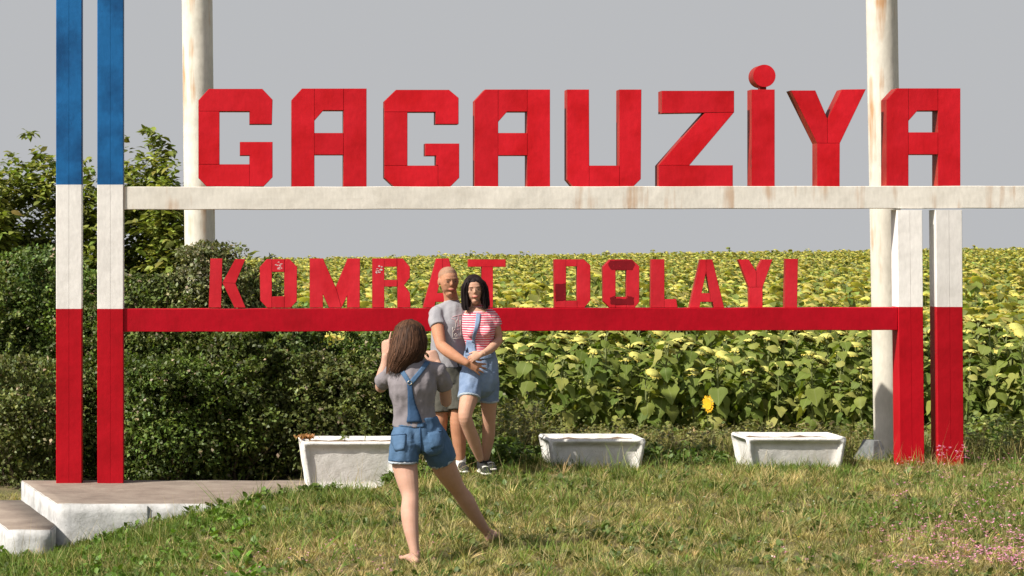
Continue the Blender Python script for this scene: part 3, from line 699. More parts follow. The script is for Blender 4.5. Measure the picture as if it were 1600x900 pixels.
# ---- shrubs and trees
def branch_mb(mb, p, d, L, r, depth, tips):
    k = 4; pts = [Vector(p)]; q = Vector(p); dd = Vector(d).normalized()
    for i in range(k):
        dd = (dd + Vector((random.gauss(0, .16), random.gauss(0, .16), random.gauss(.03, .1)))).normalized(); q = q + dd*L/k; pts.append(q.copy())
    loft(mb, pts, [r*(1-.14*i) for i in range(k+1)], n=6 if depth > 1 else 4, sub=1, round_ends=(False, False))
    tips += [(pts[2], dd), (pts[3], dd), (pts[4], dd)]
    if depth > 0:
        for _ in range(random.choice((2, 3, 3))):
            nd = (dd + Vector((random.gauss(0, .6), random.gauss(0, .6), random.gauss(.1, .4)))).normalized()
            branch_mb(mb, pts[random.choice((2, 3, 4))], nd, L*.72, r*.58, depth-1, tips)

small_leaf_v = [(0,0,0),(-.32,.45,.08),(.32,.45,.08),(0,1,-.08)]
small_leaf_f = [(0,2,1),(1,2,3)]
def shrub(px, top_py, half_px, D, label, n=26000, seed=0, col=(.105, .135, .035), lsz=(.028, .058), zb=None, berries=.03, depth_r=None):
    c = P(px, top_py, D); x0 = c.x; z0 = gz(x0, D)-.02 if zb is None else zb; H = c.z-z0; hw = half_px*D/F; dr = depth_r or max(.5, hw*.85)
    root = empty('shrub', (x0, D, z0)); mb = MB(); tips = []
    random.seed(seed)
    for k in range(6):
        a = k*1.05+random.random(); branch_mb(mb, (.05*math.cos(a), .05*math.sin(a), 0), (math.cos(a)*.6, math.sin(a)*.6, 1.2), min(H*.27, hw*.7), .018, 2, tips)
    mb.build('stem', M['bark'], root)
    # clumps piled from the ground up to a ragged top; leaves gathered round each clump
    K = int(34*H*hw)+30; ph_ = rng.uniform(0, 6.28, 4)
    t = rng.uniform(.02, 1, K)**.85; a = rng.uniform(0, 2*np.pi, K); prof = np.sqrt(np.clip(1-np.clip((t-.3)/.72, 0, 1)**1.3, 0, 1))*(.45+.55*np.clip(t/.42, 0, 1))
    wob = 1+.20*np.sin(a*3+ph_[0]+t*5)+.16*np.sin(a*5+ph_[1]-t*9)+.10*np.sin(t*17+ph_[2])
    rr = rng.uniform(.25, 1, K)**.45*prof*wob; cc = np.stack([np.cos(a)*rr*hw, np.sin(a)*rr*dr, t*H*.88*(1+.16*np.sin(a*2+ph_[3])+.08*np.sin(a*5+ph_[0]))+rng.normal(0, .06, K)], -1)
    cr_ = rng.uniform(.12, .30, K)*(.8+.2*H); tone = np.exp(rng.normal(-.1, .4, K))
    i = rng.integers(0, K, n); u = nrm(rdir(n)+np.array([0, 0, .45])); r_ = rng.uniform(.45, 1.1, n)**.5
    p = cc[i] + u*(cr_[i]*r_)[:, None]*np.array([1.15, 1.0, .75])
    # arching shoots that break the outline
    ns = 64; sa = rng.uniform(0, 2*np.pi, ns); stt = rng.uniform(.45, .98, ns); sl_ = rng.uniform(.18, .58, ns)
    m_ = int(n*.16); j = rng.integers(0, ns, m_); u2 = rng.uniform(0, 1, m_)
    pr_ = np.sqrt(np.clip(1-np.clip((stt-.3)/.72, 0, 1)**2.2, 0, 1)); s0 = np.stack([np.cos(sa)*pr_*hw*.85, np.sin(sa)*pr_*dr*.85, stt*H*.93], -1); sdn = nrm(np.stack([np.cos(sa)*.7, np.sin(sa)*.7, rng.uniform(.3, 1.6, ns)], -1))
    p[:m_] = s0[j] + sdn[j]*(sl_[j]*u2)[:, None]*np.array([1, 1, 1.]) - np.array([0, 0, 1])*(.25*sl_[j]*u2*u2)[:, None] + rng.normal(0, .012, (m_, 3)); 
    p[:, 2] = np.maximum(p[:, 2], rng.uniform(0, .12, n)); hi = p[:, 2] > H*.95; p[hi, 2] = H*.95 + (p[hi, 2]-H*.95)*.45
    f = nrm(u*.7 + rdir(n)*.9 + np.array([0, 0, -.1])); R = frames(f, nrm(u+rdir(n)*.7+np.array([0, 0, .5])))
    cl = Cloud(); colr = pal(col, n, .2, .08)*tone[i][:, None]
    b = rng.uniform(0, 1, n) < berries; colr[b] = pal((.36, .29, .19), b.sum(), .2, .06)
    cl.add(small_leaf_v, small_leaf_f, p, R, rng.uniform(lsz[0], lsz[1], n), colr)
    cl.build('foliage', M['foliage'], root)
    tag(root, label, 'shrub', 'shrubs of the thicket behind the sign'); return root
SH = [
 (-45, 430, 120, 25.4, 'dark small leaved shrub at the left photo edge, outside the outer left post', 22000),
 (52, 395, 95, 25.6, 'tall shrub filling the space left of the outer left post', 26000),
 (25, 560, 85, 24.1, 'low shrub reaching down to the concrete step at far left', 20000),
 (140, 415, 75, 25.2, 'narrow shrub seen between the two tall left posts', 22000),
 (232, 418, 85, 24.9, 'shrub right of the inner left post, left of the cream mast', 26000),
 (322, 383, 62, 25.0, 'pale olive shrub climbing round the cream mast', 24000),
 (386, 398, 52, 25.6, 'shrub behind the small letter K with the highest sprays', 18000),
 (262, 560, 80, 24.15, 'lower shrub behind the left end of the platform', 22000),
 (372, 512, 92, 24.45, 'rounded shrub hanging over the middle of the platform', 30000),
 (452, 488, 85, 25.1, 'shrub behind the small letters O and M', 24000),
 (508, 548, 85, 24.5, 'dark shrub behind the nearest white planter', 24000),
 (585, 520, 75, 25.0, 'shrub behind the photographing woman\'s raised hand', 24000),
 (640, 535, 45, 25.4, 'last shrub of the thicket, behind the couple', 18000),
]
for i, (px, ty, hp, D, lab, n_) in enumerate(SH):
    shrub(px, ty, hp, D, lab, n_, seed=30+i, col=((.12, .16, .036), (.09, .135, .032), (.14, .165, .048), (.105, .155, .03))[i % 4] if i != 5 else (.18, .195, .075))

wl_v = [(0,0,0),(-.2,.22,.03),(.2,.22,.03),(0,.3,-.01),(-.24,.55,.02),(.24,.55,.02),(0,.6,-.04),(0,1,-.2)]
wl_f = [(0,3,1),(0,2,3),(1,3,4),(3,6,4),(3,2,5),(3,5,6),(4,6,7),(6,5,7)]
def tree(px, top_py, half_px, D, label, seed, n_twig=520, col=(.19, .22, .045)):
    c = P(px, top_py, D); z0 = gz(c.x, D)-.03; H = c.z-z0; hw = half_px*D/F
    root = empty('walnut_tree', (c.x, D, z0)); random.seed(seed); mb = MB(); tips = []
    loft(mb, [(0,0,0), (.04,.02,H*.22), (-.03,0,H*.42)], [.10, .08, .065], n=10, sub=2, round_ends=(False, False))
    tr = mb.build('trunk', M['bark'], root, smooth=True); mb = MB()
    for k in range(8):
        a = k*2.4; hz = H*random.uniform(.2, .45); branch_mb(mb, (0, 0, hz), (math.cos(a)*.55*hw, math.sin(a)*.5*hw, random.uniform(.6, 1.2)), min(H*.26, hw*.75), .026, 2, tips)
    branch_mb(mb, (0, 0, H*.42), (0, 0, 1), min(H*.30, hw*1.0), .03, 2, tips)
    mb.build('limb', M['bark'], root)
    # leafy twigs
    T = np.array([tuple(t[0]) for t in tips]); T = T[rng.integers(0, len(T), n_twig)]+rng.normal(0, .13, (n_twig, 3))
    q = rng.uniform(0, 1, n_twig) < .6; dd_ = rdir(n_twig, -.8, 1)*rng.uniform(.45, 1.0, n_twig)[:, None]**.6; lump = 1+.18*np.sin(dd_[:, 0]*7+seed)+.14*np.sin(dd_[:, 2]*9+dd_[:, 1]*5)
    T[q] = (dd_*lump[:, None]*np.array([hw*.92, hw*.85, H*.36])+np.array([0, 0, H*.60]))[q]
    e = ((T[:, 0]/hw)**2 + (T[:, 1]/(hw*.9))**2 + ((T[:, 2]-H*.6)/(H*.42))**2); T[e > 1] = T[e > 1]*.0 + np.stack([rng.uniform(-.7, .7, (e > 1).sum())*hw, rng.uniform(-.7, .7, (e > 1).sum())*hw*.9, rng.uniform(.3, .88, (e > 1).sum())*H], -1)
    m = n_twig*9; tw = np.repeat(T, 9, 0); dirn = np.repeat(nrm(rdir(n_twig, -.2, 1)+np.array([0, 0, .3])), 9, 0); t = np.tile(np.linspace(.02, .22, 9), n_twig)
    p = tw + dirn*t[:, None] + rng.normal(0, .012, (m, 3)); p[:, 2] = np.minimum(p[:, 2], H)
    a = rng.uniform(0, 2*np.pi, m); f = nrm(np.stack([np.cos(a), np.sin(a), rng.uniform(-.9, .35, m)], -1)+dirn*.5)
    R = frames(f, np.repeat([[0, 0, 1.]], m, 0)+rng.normal(0, .3, (m, 3)))
    cl = Cloud(); colr = pal(col, m, .22, .08)*np.repeat(np.exp(rng.normal(0, .2, n_twig)), 9)[:, None]
    cl.add(wl_v, wl_f, p, R, rng.uniform(.075, .14, m), colr); cl.build('crown', M['foliage'], root, smooth=True)
    tag(root, label, 'tree', 'small trees behind the thicket'); return root
tree(60, 208, 85, 27.0, 'broad leaved tree left of the outer left post, its tip highest there', 61, 950)
tree(-35, 255, 75, 26.4, 'broad leaved tree cut by the left edge of the photo', 62, 800)
tree(232, 203, 66, 27.2, 'broad leaved tree between the inner left post and the cream mast', 63, 850)
tree(140, 262, 50, 26.6, 'small tree showing between the two tall left posts', 64, 560)
tree(262, 250, 34, 26.3, 'slender young tree touching the cream mast on its left', 65, 340)
tree(393, 392, 26, 26.0, 'young broad leaved sapling over the small letter K', 66, 90)

# ---- sunflowers
def leaf_mesh(name, droop, fold, seed):
    """heart shaped, toothed, crumpled blade with two lobes at the stalk"""
    rs = random.Random(seed); rows = [(-.08,.20),(.0,.36),(.14,.47),(.32,.49),(.5,.41),(.68,.28),(.84,.14),(1.0,.0)]
    vs, fs = [], []; ph = [rs.uniform(0, 6) for _ in range(4)]
    for i, (t, wv) in enumerate(rows):
        z = -droop*max(0, t)**1.7 + .04*math.sin(t*7+ph[0]); w2 = wv*(1+rs.uniform(-.09, .09)); yy = t
        for q in (-1, -.55, 0, .55, 1):
            back = -.05*abs(q) if 0 < t < .9 else 0
            vs.append((w2*q+.05*math.sin(t*4+ph[1])*t, yy+back+(.05 if t < 0 and q == 0 else 0), z+fold*abs(q)*wv+.055*math.sin(t*11+ph[2]+q*3)*abs(q)-(.10*wv if abs(q) == 1 else 0)))
    for i in range(len(rows)-1):
        for k in range(4): a = i*5+k; fs.append((a, a+1, a+6, a+5))
    me = bpy.data.meshes.new(name); me.from_pydata(vs, [], fs)
    me.polygons.foreach_set('use_smooth', [True]*len(fs)); return me
def leafmat():
    m, nt, b = new_mat('sunflower_leaf'); oi = N(nt, 'ShaderNodeObjectInfo')
    c = ramp(nt, oi.outputs['Random'], [(0, (.085, .135, .020)), (.45, (.155, .20, .036)), (.8, (.23, .26, .055)), (1, (.33, .32, .09))])
    c = mixc(nt, ramp(nt, tex(nt, 5, 4, .6), [(.62, (0,0,0)), (.75, (.6,.6,.6))]), c, (.30, .26, .08))
    g = N(nt, 'ShaderNodeTexCoord'); s_ = N(nt, 'ShaderNodeSeparateXYZ'); nt.links.new(g.outputs['Object'], s_.inputs[0])
    ab = N(nt, 'ShaderNodeMath', operation='ABSOLUTE'); nt.links.new(s_.outputs['X'], ab.inputs[0])
    c = mixc(nt, ramp(nt, ab.outputs[0], [(.0, (.7,.7,.7)), (.035, (0,0,0))]), c, (.24, .27, .10))
    nt.links.new(c, b.inputs['Base Color']); b.inputs['Roughness'].default_value = .65; b.inputs['Specular IOR Level'].default_value = .25
    t = N(nt, 'ShaderNodeBsdfTranslucent'); nt.links.new(mixc(nt, 1.0, c, (1.3, 1.4, .5), 'MULTIPLY'), t.inputs[0])
    ms = N(nt, 'ShaderNodeMixShader'); ms.inputs[0].default_value = .28
    nt.links.new(b.outputs[0], ms.inputs[1]); nt.links.new(t.outputs[0], ms.inputs[2]); nt.links.new(ms.outputs[0], nt.nodes['Material Output'].inputs[0])
    return m
def plain(name, c, rough=.7, trans=0):
    m, nt, b = new_mat(name); cc = mixc(nt, .8, c, mixc(nt, 1.0, c, ramp(nt, tex(nt, 30, 4, .6), [(.3, (.65,.65,.65)), (.7, (1.15,1.15,1.15))]), 'MULTIPLY'))
    nt.links.new(cc, b.inputs['Base Color']); b.inputs['Roughness'].default_value = rough; return m
M['sf_leaf'] = leafmat(); M['sf_stem'] = plain('sunflower_stem', (.19, .22, .075)); M['sf_back'] = plain('sunflower_back', (.47, .46, .11))
M['sf_disc'] = plain('sunflower_disc', (.13, .085, .03)); M['sf_ray'] = plain('withered_petals', (.58, .47, .09)); M['sf_bright'] = plain('fresh_petals', (.80, .44, .012))
leafs = [leaf_mesh('leaf', .25, .22, 1), leaf_mesh('leaf', .45, -.12, 2), leaf_mesh('leaf', .7, .26, 3), leaf_mesh('leaf', .55, .05, 4), leaf_mesh('leaf', .35, .30, 5)]
for l in leafs: l.materials.append(M['sf_leaf'])
def head_mesh(seed, fresh=False):
    rs = random.Random(seed); mb = MB(); n = 14
    rings = [(.025, .045), (.065, .036), (.1, .008), (.094, -.012)]   # radius, z: back of the dish up, face down
    vs = [(r*math.cos(2*math.pi*k/n), r*math.sin(2*math.pi*k/n), z) for r, z in rings for k in range(n)]
    fs = [(i*n+k, i*n+(k+1)%n, (i+1)*n+(k+1)%n, (i+1)*n+k)[::-1] for i in range(3) for k in range(n)] + [tuple(range(n))]
    mb.add(vs, fs, 0); mb.add([(.094*math.cos(2*math.pi*k/n), .094*math.sin(2*math.pi*k/n), -.0125) for k in range(n)] + [(0,0,-.002)], [((k+1)%n, k, n) for k in range(n)], 3 if fresh else 1)
    q = 22 if fresh else 20
    for k in range(q):
        a = 2*math.pi*k/q+rs.uniform(-.1, .1); L = rs.uniform(.05, .075) if fresh else rs.uniform(.018, .05); w_ = .015 if fresh else .017; dz = rs.uniform(-.02, .01) if fresh else rs.uniform(-.028, .006)
        c, s_ = math.cos(a), math.sin(a); r0 = .088; r1 = r0+L*.55; r2 = r0+L
        mb.add([(r0*c+s_*w_*.6, r0*s_-c*w_*.6, .0), (r0*c-s_*w_*.6, r0*s_+c*w_*.6, .0), (r1*c+s_*w_, r1*s_-c*w_, dz*.4), (r1*c-s_*w_, r1*s_+c*w_, dz*.4), (r2*c, r2*s_, dz)], [(0,1,3,2),(2,3,4)], 3 if fresh else 2)
    me = mb.mesh('flower_head'); me.polygons.foreach_set('use_smooth', [True]*len(me.polygons))
    for m_ in (M['sf_back'], M['sf_disc'], M['sf_ray'], M['sf_bright']): me.materials.append(m_)
    return me
heads = [head_mesh(i) for i in range(4)]; fresh_head = head_mesh(9, True)
def flower_proto(seed):
    """returns [(name, mesh, matrix)] for one plant 1.25 m tall"""
    rs = random.Random(seed); out = []
    h = 1.22 + rs.uniform(-.08, .08); hd = rs.uniform(-.9, .9) ; hx, hy = math.cos(hd), math.sin(hd)
    pts = [Vector((0,0,-.03)), Vector((rs.uniform(-.03,.03), rs.uniform(-.03,.03), h*.5)), Vector((rs.uniform(-.03,.03), rs.uniform(-.03,.03), h*.88)), Vector((hx*.05, hy*.05, h*.99)), Vector((hx*.12, hy*.12, h*.97))]
    mb = MB(); loft(mb, pts, [.014, .012, .010, .009, .010], n=6, sub=2, round_ends=(False, False)); me = mb.mesh('stem'); me.materials.append(M['sf_stem'])
    out.append(('stem', me, Matrix()))
    tilt = math.radians(rs.uniform(2, 34)); hm = Matrix.Translation(pts[-1]+Vector((hx*.01, hy*.01, .02))) @ Matrix.Rotation(math.atan2(hy, hx), 4, 'Z') @ Matrix.Rotation(-tilt, 4, 'Y').inverted() @ Matrix.Scale(rs.uniform(.85, 1.15), 4)
    out.append(('flower_head', heads[seed % 4], hm))
    nl = 24
    for k in range(nl):
        t = .07 + .91*(k/(nl-1))**.75; a = k*2.4+rs.uniform(-.4, .4); z = h*t; L = (.10+.11*math.sin(math.pi*min(1, t*.95)))*rs.uniform(.7, 1.3); pet = .10 if t < .85 else .06
        q = Vector((math.cos(a)*pet, math.sin(a)*pet, z+.05))
        el = math.radians(rs.uniform(-55, 12) if t < .8 else rs.uniform(-35, 30)) - (.35 if t < .45 else 0)
        out.append(('leaf', leafs[rs.randrange(5)], Matrix.Translation(q) @ Matrix.Rotation(a-math.pi/2, 4, 'Z') @ Matrix.Rotation(el, 4, 'X') @ Matrix.Rotation(rs.uniform(-.35, .35), 4, 'Y') @ Matrix.Scale(L, 4)))
    return out
protos = [flower_proto(i) for i in range(8)]
# petioles join stem and leaves: added to each stem mesh
for pr in protos:
    st_ = pr[0][1]; bm = bmesh.new(); bm.from_mesh(st_)
    mb = MB()
    for nm, me, mt in pr[2:]:
        e = mt.translation; r_ = Vector((e.x, e.y, 0)).normalized()
        loft(mb, [Vector((0, 0, e.z-.07)), Vector((e.x*.5, e.y*.5, e.z+.0)), e], [.005, .004, .003], n=4, sub=1, round_ends=(False, False))
    t_ = mb.mesh('t'); bm.from_mesh(t_); bm.to_mesh(st_); bm.free(); bpy.data.meshes.remove(t_)
# plants: rows run across the view a little askew; nearest 298 are single plants, the rest is one mass
pts_all = []
y = 28.9
while y < 195:
    x0, x1 = (330-PX0)*y/F-.5, (1600-PX0)*y/F+5.0
    if y > 45: x0 = (-60-PX0)*y/F-1
    step = .30 if y < 36 else (.36 if y < 60 else .55); x = x0 + random.random()*step
    while x < x1:
        pts_all.append((x+random.gauss(0, .05), y+random.gauss(0, .09)+.02*x)); x += step*random.uniform(.75, 1.3)
    y += (.42 if y < 36 else .62 if y < 60 else .95)
SF_LAB = 'ripe drooping sunflower plant standing among the nearest rows of the field'
near = [p for p in pts_all if 545 < (p[0]*F/p[1]+PX0) < 1660][:296]; ns = set(near); rest = [p for p in pts_all if p not in ns]
def add_sunflower(x, y, pr, s, rz, label, group='nearest sunflower plants at the edge of the field', tilt=0):
    r = empty('sunflower', (x, y, gz(x, y))); r.scale = (s, s, s); r.rotation_euler = (tilt, 0, rz)
    for nm, me, mt in pr:
        c = bpy.data.objects.new(nm, me); COL.objects.link(c); c.parent = r; c.matrix_local = mt
    tag(r, label, 'sunflower', group); return r
for i, (x, y) in enumerate(near):
    edge = 1 - .42*max(0, 1-(y-28.8)/2.2)*random.random()
    add_sunflower(x, y, protos[random.randrange(8)], random.uniform(.80, 1.12)*edge, random.uniform(-.8, .8)+.4, SF_LAB)
# the one plant still in bloom, and a taller one poking above the skyline
pb = P(1105, 630, 28.3); fr = [(n_, m_, t_.copy()) for n_, m_, t_ in protos[1]]
fr[1] = ('flower_head', fresh_head, Matrix.Translation(Vector((-.03, -.12, 1.16))) @ Matrix.Rotation(math.radians(-35), 4, 'Z') @ Matrix.Rotation(math.radians(-80), 4, 'X').inverted() @ Matrix.Scale(.95, 4))
fr[1] = ('flower_head', fresh_head, Matrix.Translation(Vector((-.02, -.22, 1.18))) @ Matrix.Rotation(math.radians(-60), 4, 'Z') @ Matrix.Rotation(math.radians(-86), 4, 'X') @ Matrix.Scale(1.5, 4))
sc_ = (pb.z-gz(pb.x, 28.3))/1.18
o = add_sunflower(pb.x, 28.3, fr, sc_, 0, 'low sunflower with a bright yellow fresh bloom at the field edge', None); 
if 'group' in o: del o['group']

# mass of further plants, still made of stems, leaves and heads
mass = Cloud()
lo_leaf_v = [(0,0,0),(-.42,.35,.06),(.42,.35,.02),(0,.45,-.06),(0,1,-.35)]; lo_leaf_f = [(0,3,1),(0,2,3),(1,3,4),(3,2,4)]
def disc(nn, z0):
    vs = [(0,0,z0)] + [(math.cos(2*math.pi*k/nn), math.sin(2*math.pi*k/nn), 0) for k in range(nn)]; return vs, [(0, 1+k, 1+(k+1)%nn) for k in range(nn)]
def mass_add(P_, nleaf, nd, zlo):
    P_ = np.array(P_); n = len(P_); x, y = P_[:, 0], P_[:, 1]; z = ground(x, y); s = rng.uniform(.86, 1.12, n)*(1+.07*patchn(x, y*.5, .35, 6)); tall = rng.uniform(0, 1, n) < .03; s[tall] *= rng.uniform(1.08, 1.25, tall.sum())
    h = 1.24*s; base = np.stack([x, y, z], -1)
    m = n*nleaf; a = rng.uniform(0, 2*np.pi, m); t = rng.uniform(zlo, 1.03, m)**.75; L = (.13+.13*np.sin(np.pi*np.minimum(1, t*.95)))*rng.uniform(.85, 1.2, m)*np.repeat(s, nleaf)
    e = rng.uniform(-.95, .3, m); pos = np.repeat(base, nleaf, 0); pos = pos + np.stack([np.cos(a)*.09, np.sin(a)*.09, t*np.repeat(h, nleaf)+.03], -1)
    f = np.stack([np.cos(a)*np.cos(e), np.sin(a)*np.cos(e), np.sin(e)], -1); R = frames(f, np.repeat([[0,0,1.]], m, 0)+rng.normal(0, .2, (m, 3)))
    lc = pal((.18, .215, .046), m, .25, .08)*np.repeat(1+.18*patchn(x, y, 1.3, 9), nleaf)[:, None]; yl = rng.uniform(0, 1, m) < .10; lc[yl] = pal((.28, .26, .08), yl.sum(), .2, .05)
    mass.add(lo_leaf_v, lo_leaf_f, pos, R, L*1.05, lc)
    # heads
    a = rng.uniform(-.6, 1.4, n); tl = rng.uniform(.05, .65, n); up = np.stack([-np.sin(tl)*np.cos(a)*1.0, -np.sin(tl)*np.sin(a), np.cos(tl)], -1)*np.array([-1, -1, 1]); fx = nrm(np.cross(np.cross(up, np.repeat([[1., 0, 0]], n, 0)), up))
    R = np.stack([fx, np.cross(up, fx), up], -1); hp = base + np.stack([np.cos(a)*.13, np.sin(a)*.13, h*1.0], -1)
    vs, fs = disc(nd, .4); r_ = rng.uniform(.08, .115, n)*s
    mass.add(vs, fs, hp, R, np.stack([r_, r_, r_*1.2], -1), pal((.52, .49, .12), n, .2, .06), [1.0]+[1.2]*nd)
    vs2 = [(v[0]*1.35, v[1]*1.35, v[2]-.12) for v in vs[1:]]; q = len(vs2)   # ragged rim of withered petals
    rim_v = [(math.cos(2*math.pi*k/(2*nd))*(1.45 if k % 2 else .95), math.sin(2*math.pi*k/(2*nd))*(1.45 if k % 2 else .95), -.25 if k % 2 else -.03) for k in range(2*nd)]
    rim_f = [(k, (k+1) % (2*nd), (k+2) % (2*nd)) for k in range(0, 2*nd, 2)]
    mass.add(rim_v, rim_f, hp, R, np.stack([r_, r_, r_*1.2], -1), pal((.68, .57, .13), n, .18, .05))
    mass.add([(-.011,0,0),(.011,0,0),(.008,0,1),(-.008,0,1)], [(0,1,2),(0,2,3)], base, np.repeat(np.eye(3)[None], n, 0), np.stack([np.ones(n), np.ones(n), h*.98], -1), pal((.19, .22, .075), n))
mid = [p for p in rest if p[1] < 45]; far1 = [p for p in rest if 45 <= p[1] < 80]; far2 = [p for p in rest if p[1] >= 80]
mass_add(mid, 19, 9, .15); mass_add(far1, 13, 7, .4); mass_add(far2, 8, 5, .6)
tag(mass.build('sunflower_field', M['foliage']), 'wide field of ripe drooping sunflowers stretching to the skyline', 'sunflower field', kind='stuff')
print('sunflowers', len(near), len(mid), len(far1), len(far2), 'mass tris', sum(len(t) for t in mass.T), 'grass', sum(len(t) for t in gr.T), 'ug', sum(len(t) for t in ug.T), 'weeds', sum(len(t) for t in wd.T))

# small weeds growing from the first planter
def sprig(x, y, z, h, label, n=14, col=(.14, .18, .05)):
    r = empty('weed', (x, y, z)); mb = MB(); loft(mb, [(0,0,-.02), (.01,0,h*.5), (-.005,0.01,h)], [.004, .003, .002], n=5, sub=2, round_ends=(False, False)); mb.build('stem', M['sf_stem'], r)
    cl = Cloud(); t = rng.uniform(.1, 1, n*3); a = rng.uniform(0, 6.28, n*3); e = rng.uniform(-.2, .8, n*3); f = np.stack([np.cos(a)*np.cos(e), np.sin(a)*np.cos(e), np.sin(e)], -1)
    cl.add(leaf_v, leaf_f, np.stack([0*t, 0*t, t*h], -1), frames(f, np.repeat([[0,0,1.]], n*3, 0)), (.075-.05*t), pal(col, n*3, .15, .05)); cl.build('foliage', M['foliage'], r)
    tag(r, label, 'weed'); return r
q = P(570, 686, 21.7); sprig(q.x, q.y, q.z, .27, 'tall green weed growing out of the nearest white planter')
q = P(538, 688, 21.75); sprig(q.x, q.y, q.z, .12, 'small green weed beside the tall one in the nearest white planter', 8)
q = P(478, 686, 21.6); dd = empty('dried_plant', q); cl = Cloud(); n = 160
a = rng.uniform(0, 6.28, n); e = rng.uniform(0, 1.3, n); f = np.stack([np.cos(a)*np.cos(e), np.sin(a)*np.cos(e), np.sin(e)], -1)
cl.add(leaf_v, leaf_f, rng.normal(0, 1, (n, 3))*np.array([.04, .03, .008])+np.array([0, 0, .008]), frames(f, np.repeat([[0,0,1.]], n, 0)), rng.uniform(.02, .045, n), pal((.42, .22, .09), n, .2, .06)); cl.build('foliage', M['foliage'], dd)
tag(dd, 'dried brown plant remains on the left corner of the nearest planter', 'dried plant')
# ================================================================ people
def fabric(name, a, b_, sc=9, bs=.35, weave=300):
    m, nt, b = new_mat(name); c = ramp(nt, tex(nt, sc, 5, .6), [(.3, a), (.7, b_)])
    nt.links.new(c, b.inputs['Base Color']); b.inputs['Roughness'].default_value = .9; b.inputs['Specular IOR Level'].default_value = .15
    p = bump(nt, b, tex(nt, 11, 4, .55, dist=.8), bs, .02); bump(nt, b, tex(nt, weave, 2, .5), .25, .001, p); return m
def skinmat(name, a, b_, lip=False):
    m, nt, b = new_mat(name); c = ramp(nt, tex(nt, 14, 4, .6), [(.3, a), (.7, b_)])
    nt.links.new(c, b.inputs['Base Color']); b.inputs['Roughness'].default_value = .62; b.inputs['Specular IOR Level'].default_value = .2
    b.inputs['Subsurface Weight'].default_value = .12; b.inputs['Subsurface Radius'].default_value = (.02, .008, .004); b.inputs['Subsurface Scale'].default_value = .5
    bump(nt, b, tex(nt, 160, 3, .6), .12, .002); return m
M['skin_f'] = skinmat('fair_skin', (.44, .255, .185), (.50, .30, .225)); M['skin_m'] = skinmat('tanned_skin', (.40, .19, .11), (.46, .23, .14))
M['skin_w'] = skinmat('light_tan_skin', (.45, .25, .17), (.51, .30, .21))
M['stubble'] = skinmat('cropped_hair', (.27, .155, .10), (.34, .20, .13)); M['lips'] = skinmat('lips', (.45, .13, .11), (.50, .16, .13))
M['tee_grey'] = fabric('heather_grey_jersey', (.26, .255, .28), (.32, .315, .335)); M['tee_taupe'] = fabric('washed_grey_jersey', (.19, .172, .188), (.24, .22, .235))
M['shorts'] = fabric('olive_grey_cotton', (.055, .055, .046), (.085, .082, .068)); M['denim'] = fabric('blue_denim', (.045, .095, .175), (.095, .165, .275), 5, .5)
M['denim_light'] = fabric('light_blue_denim', (.13, .19, .31), (.24, .31, .44), 6, .5); M['denim_dark'] = fabric('dark_denim', (.028, .065, .135), (.045, .09, .175), 8)
M['fray'] = fabric('frayed_hem', (.26, .32, .38), (.42, .46, .50)); M['white_cloth'] = fabric('white_cotton', (.68, .67, .65), (.76, .75, .73))
M['black_shoe'] = fabric('black_canvas', (.018, .018, .02), (.04, .04, .042)); M['sole'] = fabric('white_rubber', (.55, .54, .5), (.68, .66, .62))
M['print_pink'] = fabric('pink_print', (.50, .30, .33), (.56, .36, .38)); M['print_cream'] = fabric('cream_print', (.52, .49, .45), (.6, .56, .5))
m, nt, b = new_mat('striped_jersey'); tcn = N(nt, 'ShaderNodeTexCoord'); wv = N(nt, 'ShaderNodeTexWave'); wv.wave_type = 'BANDS'; wv.bands_direction = 'Z'; wv.inputs['Scale'].default_value = 15.5; wv.inputs['Distortion'].default_value = .9; wv.inputs['Detail'].default_value = 1; wv.inputs['Detail Scale'].default_value = .35
nt.links.new(tcn.outputs['Object'], wv.inputs['Vector']); c = ramp(nt, wv.outputs['Fac'], [(.42, (.58, .035, .085)), (.58, (.64, .47, .50))]); nt.links.new(c, b.inputs['Base Color']); b.inputs['Roughness'].default_value = .9
bump(nt, b, tex(nt, 11, 4, .55, dist=.8), .35, .02); M['striped'] = m
m, nt, b = new_mat('eye'); b.inputs['Base Color'].default_value = (.11, .075, .06, 1); b.inputs['Roughness'].default_value = .8; M['eye'] = m  # eyeball darkened, the socket's shade is put into its colour
m, nt, b = new_mat('iris'); b.inputs['Base Color'].default_value = (.03, .02, .015, 1); b.inputs['Roughness'].default_value = .2; M['iris'] = m
m, nt, b = new_mat('black_plastic'); b.inputs['Base Color'].default_value = (.015, .015, .017, 1); b.inputs['Roughness'].default_value = .3; M['plastic'] = m
m, nt, b = new_mat('brass_buckle'); b.inputs['Base Color'].default_value = (.55, .5, .4, 1); b.inputs['Metallic'].default_value = .9; b.inputs['Roughness'].default_value = .35; M['buckle'] = m
def hair_mat(name, gl):
    m = col_mat(name, .6, 0, .12); return m
M['hair'] = hair_mat('hair', .4)

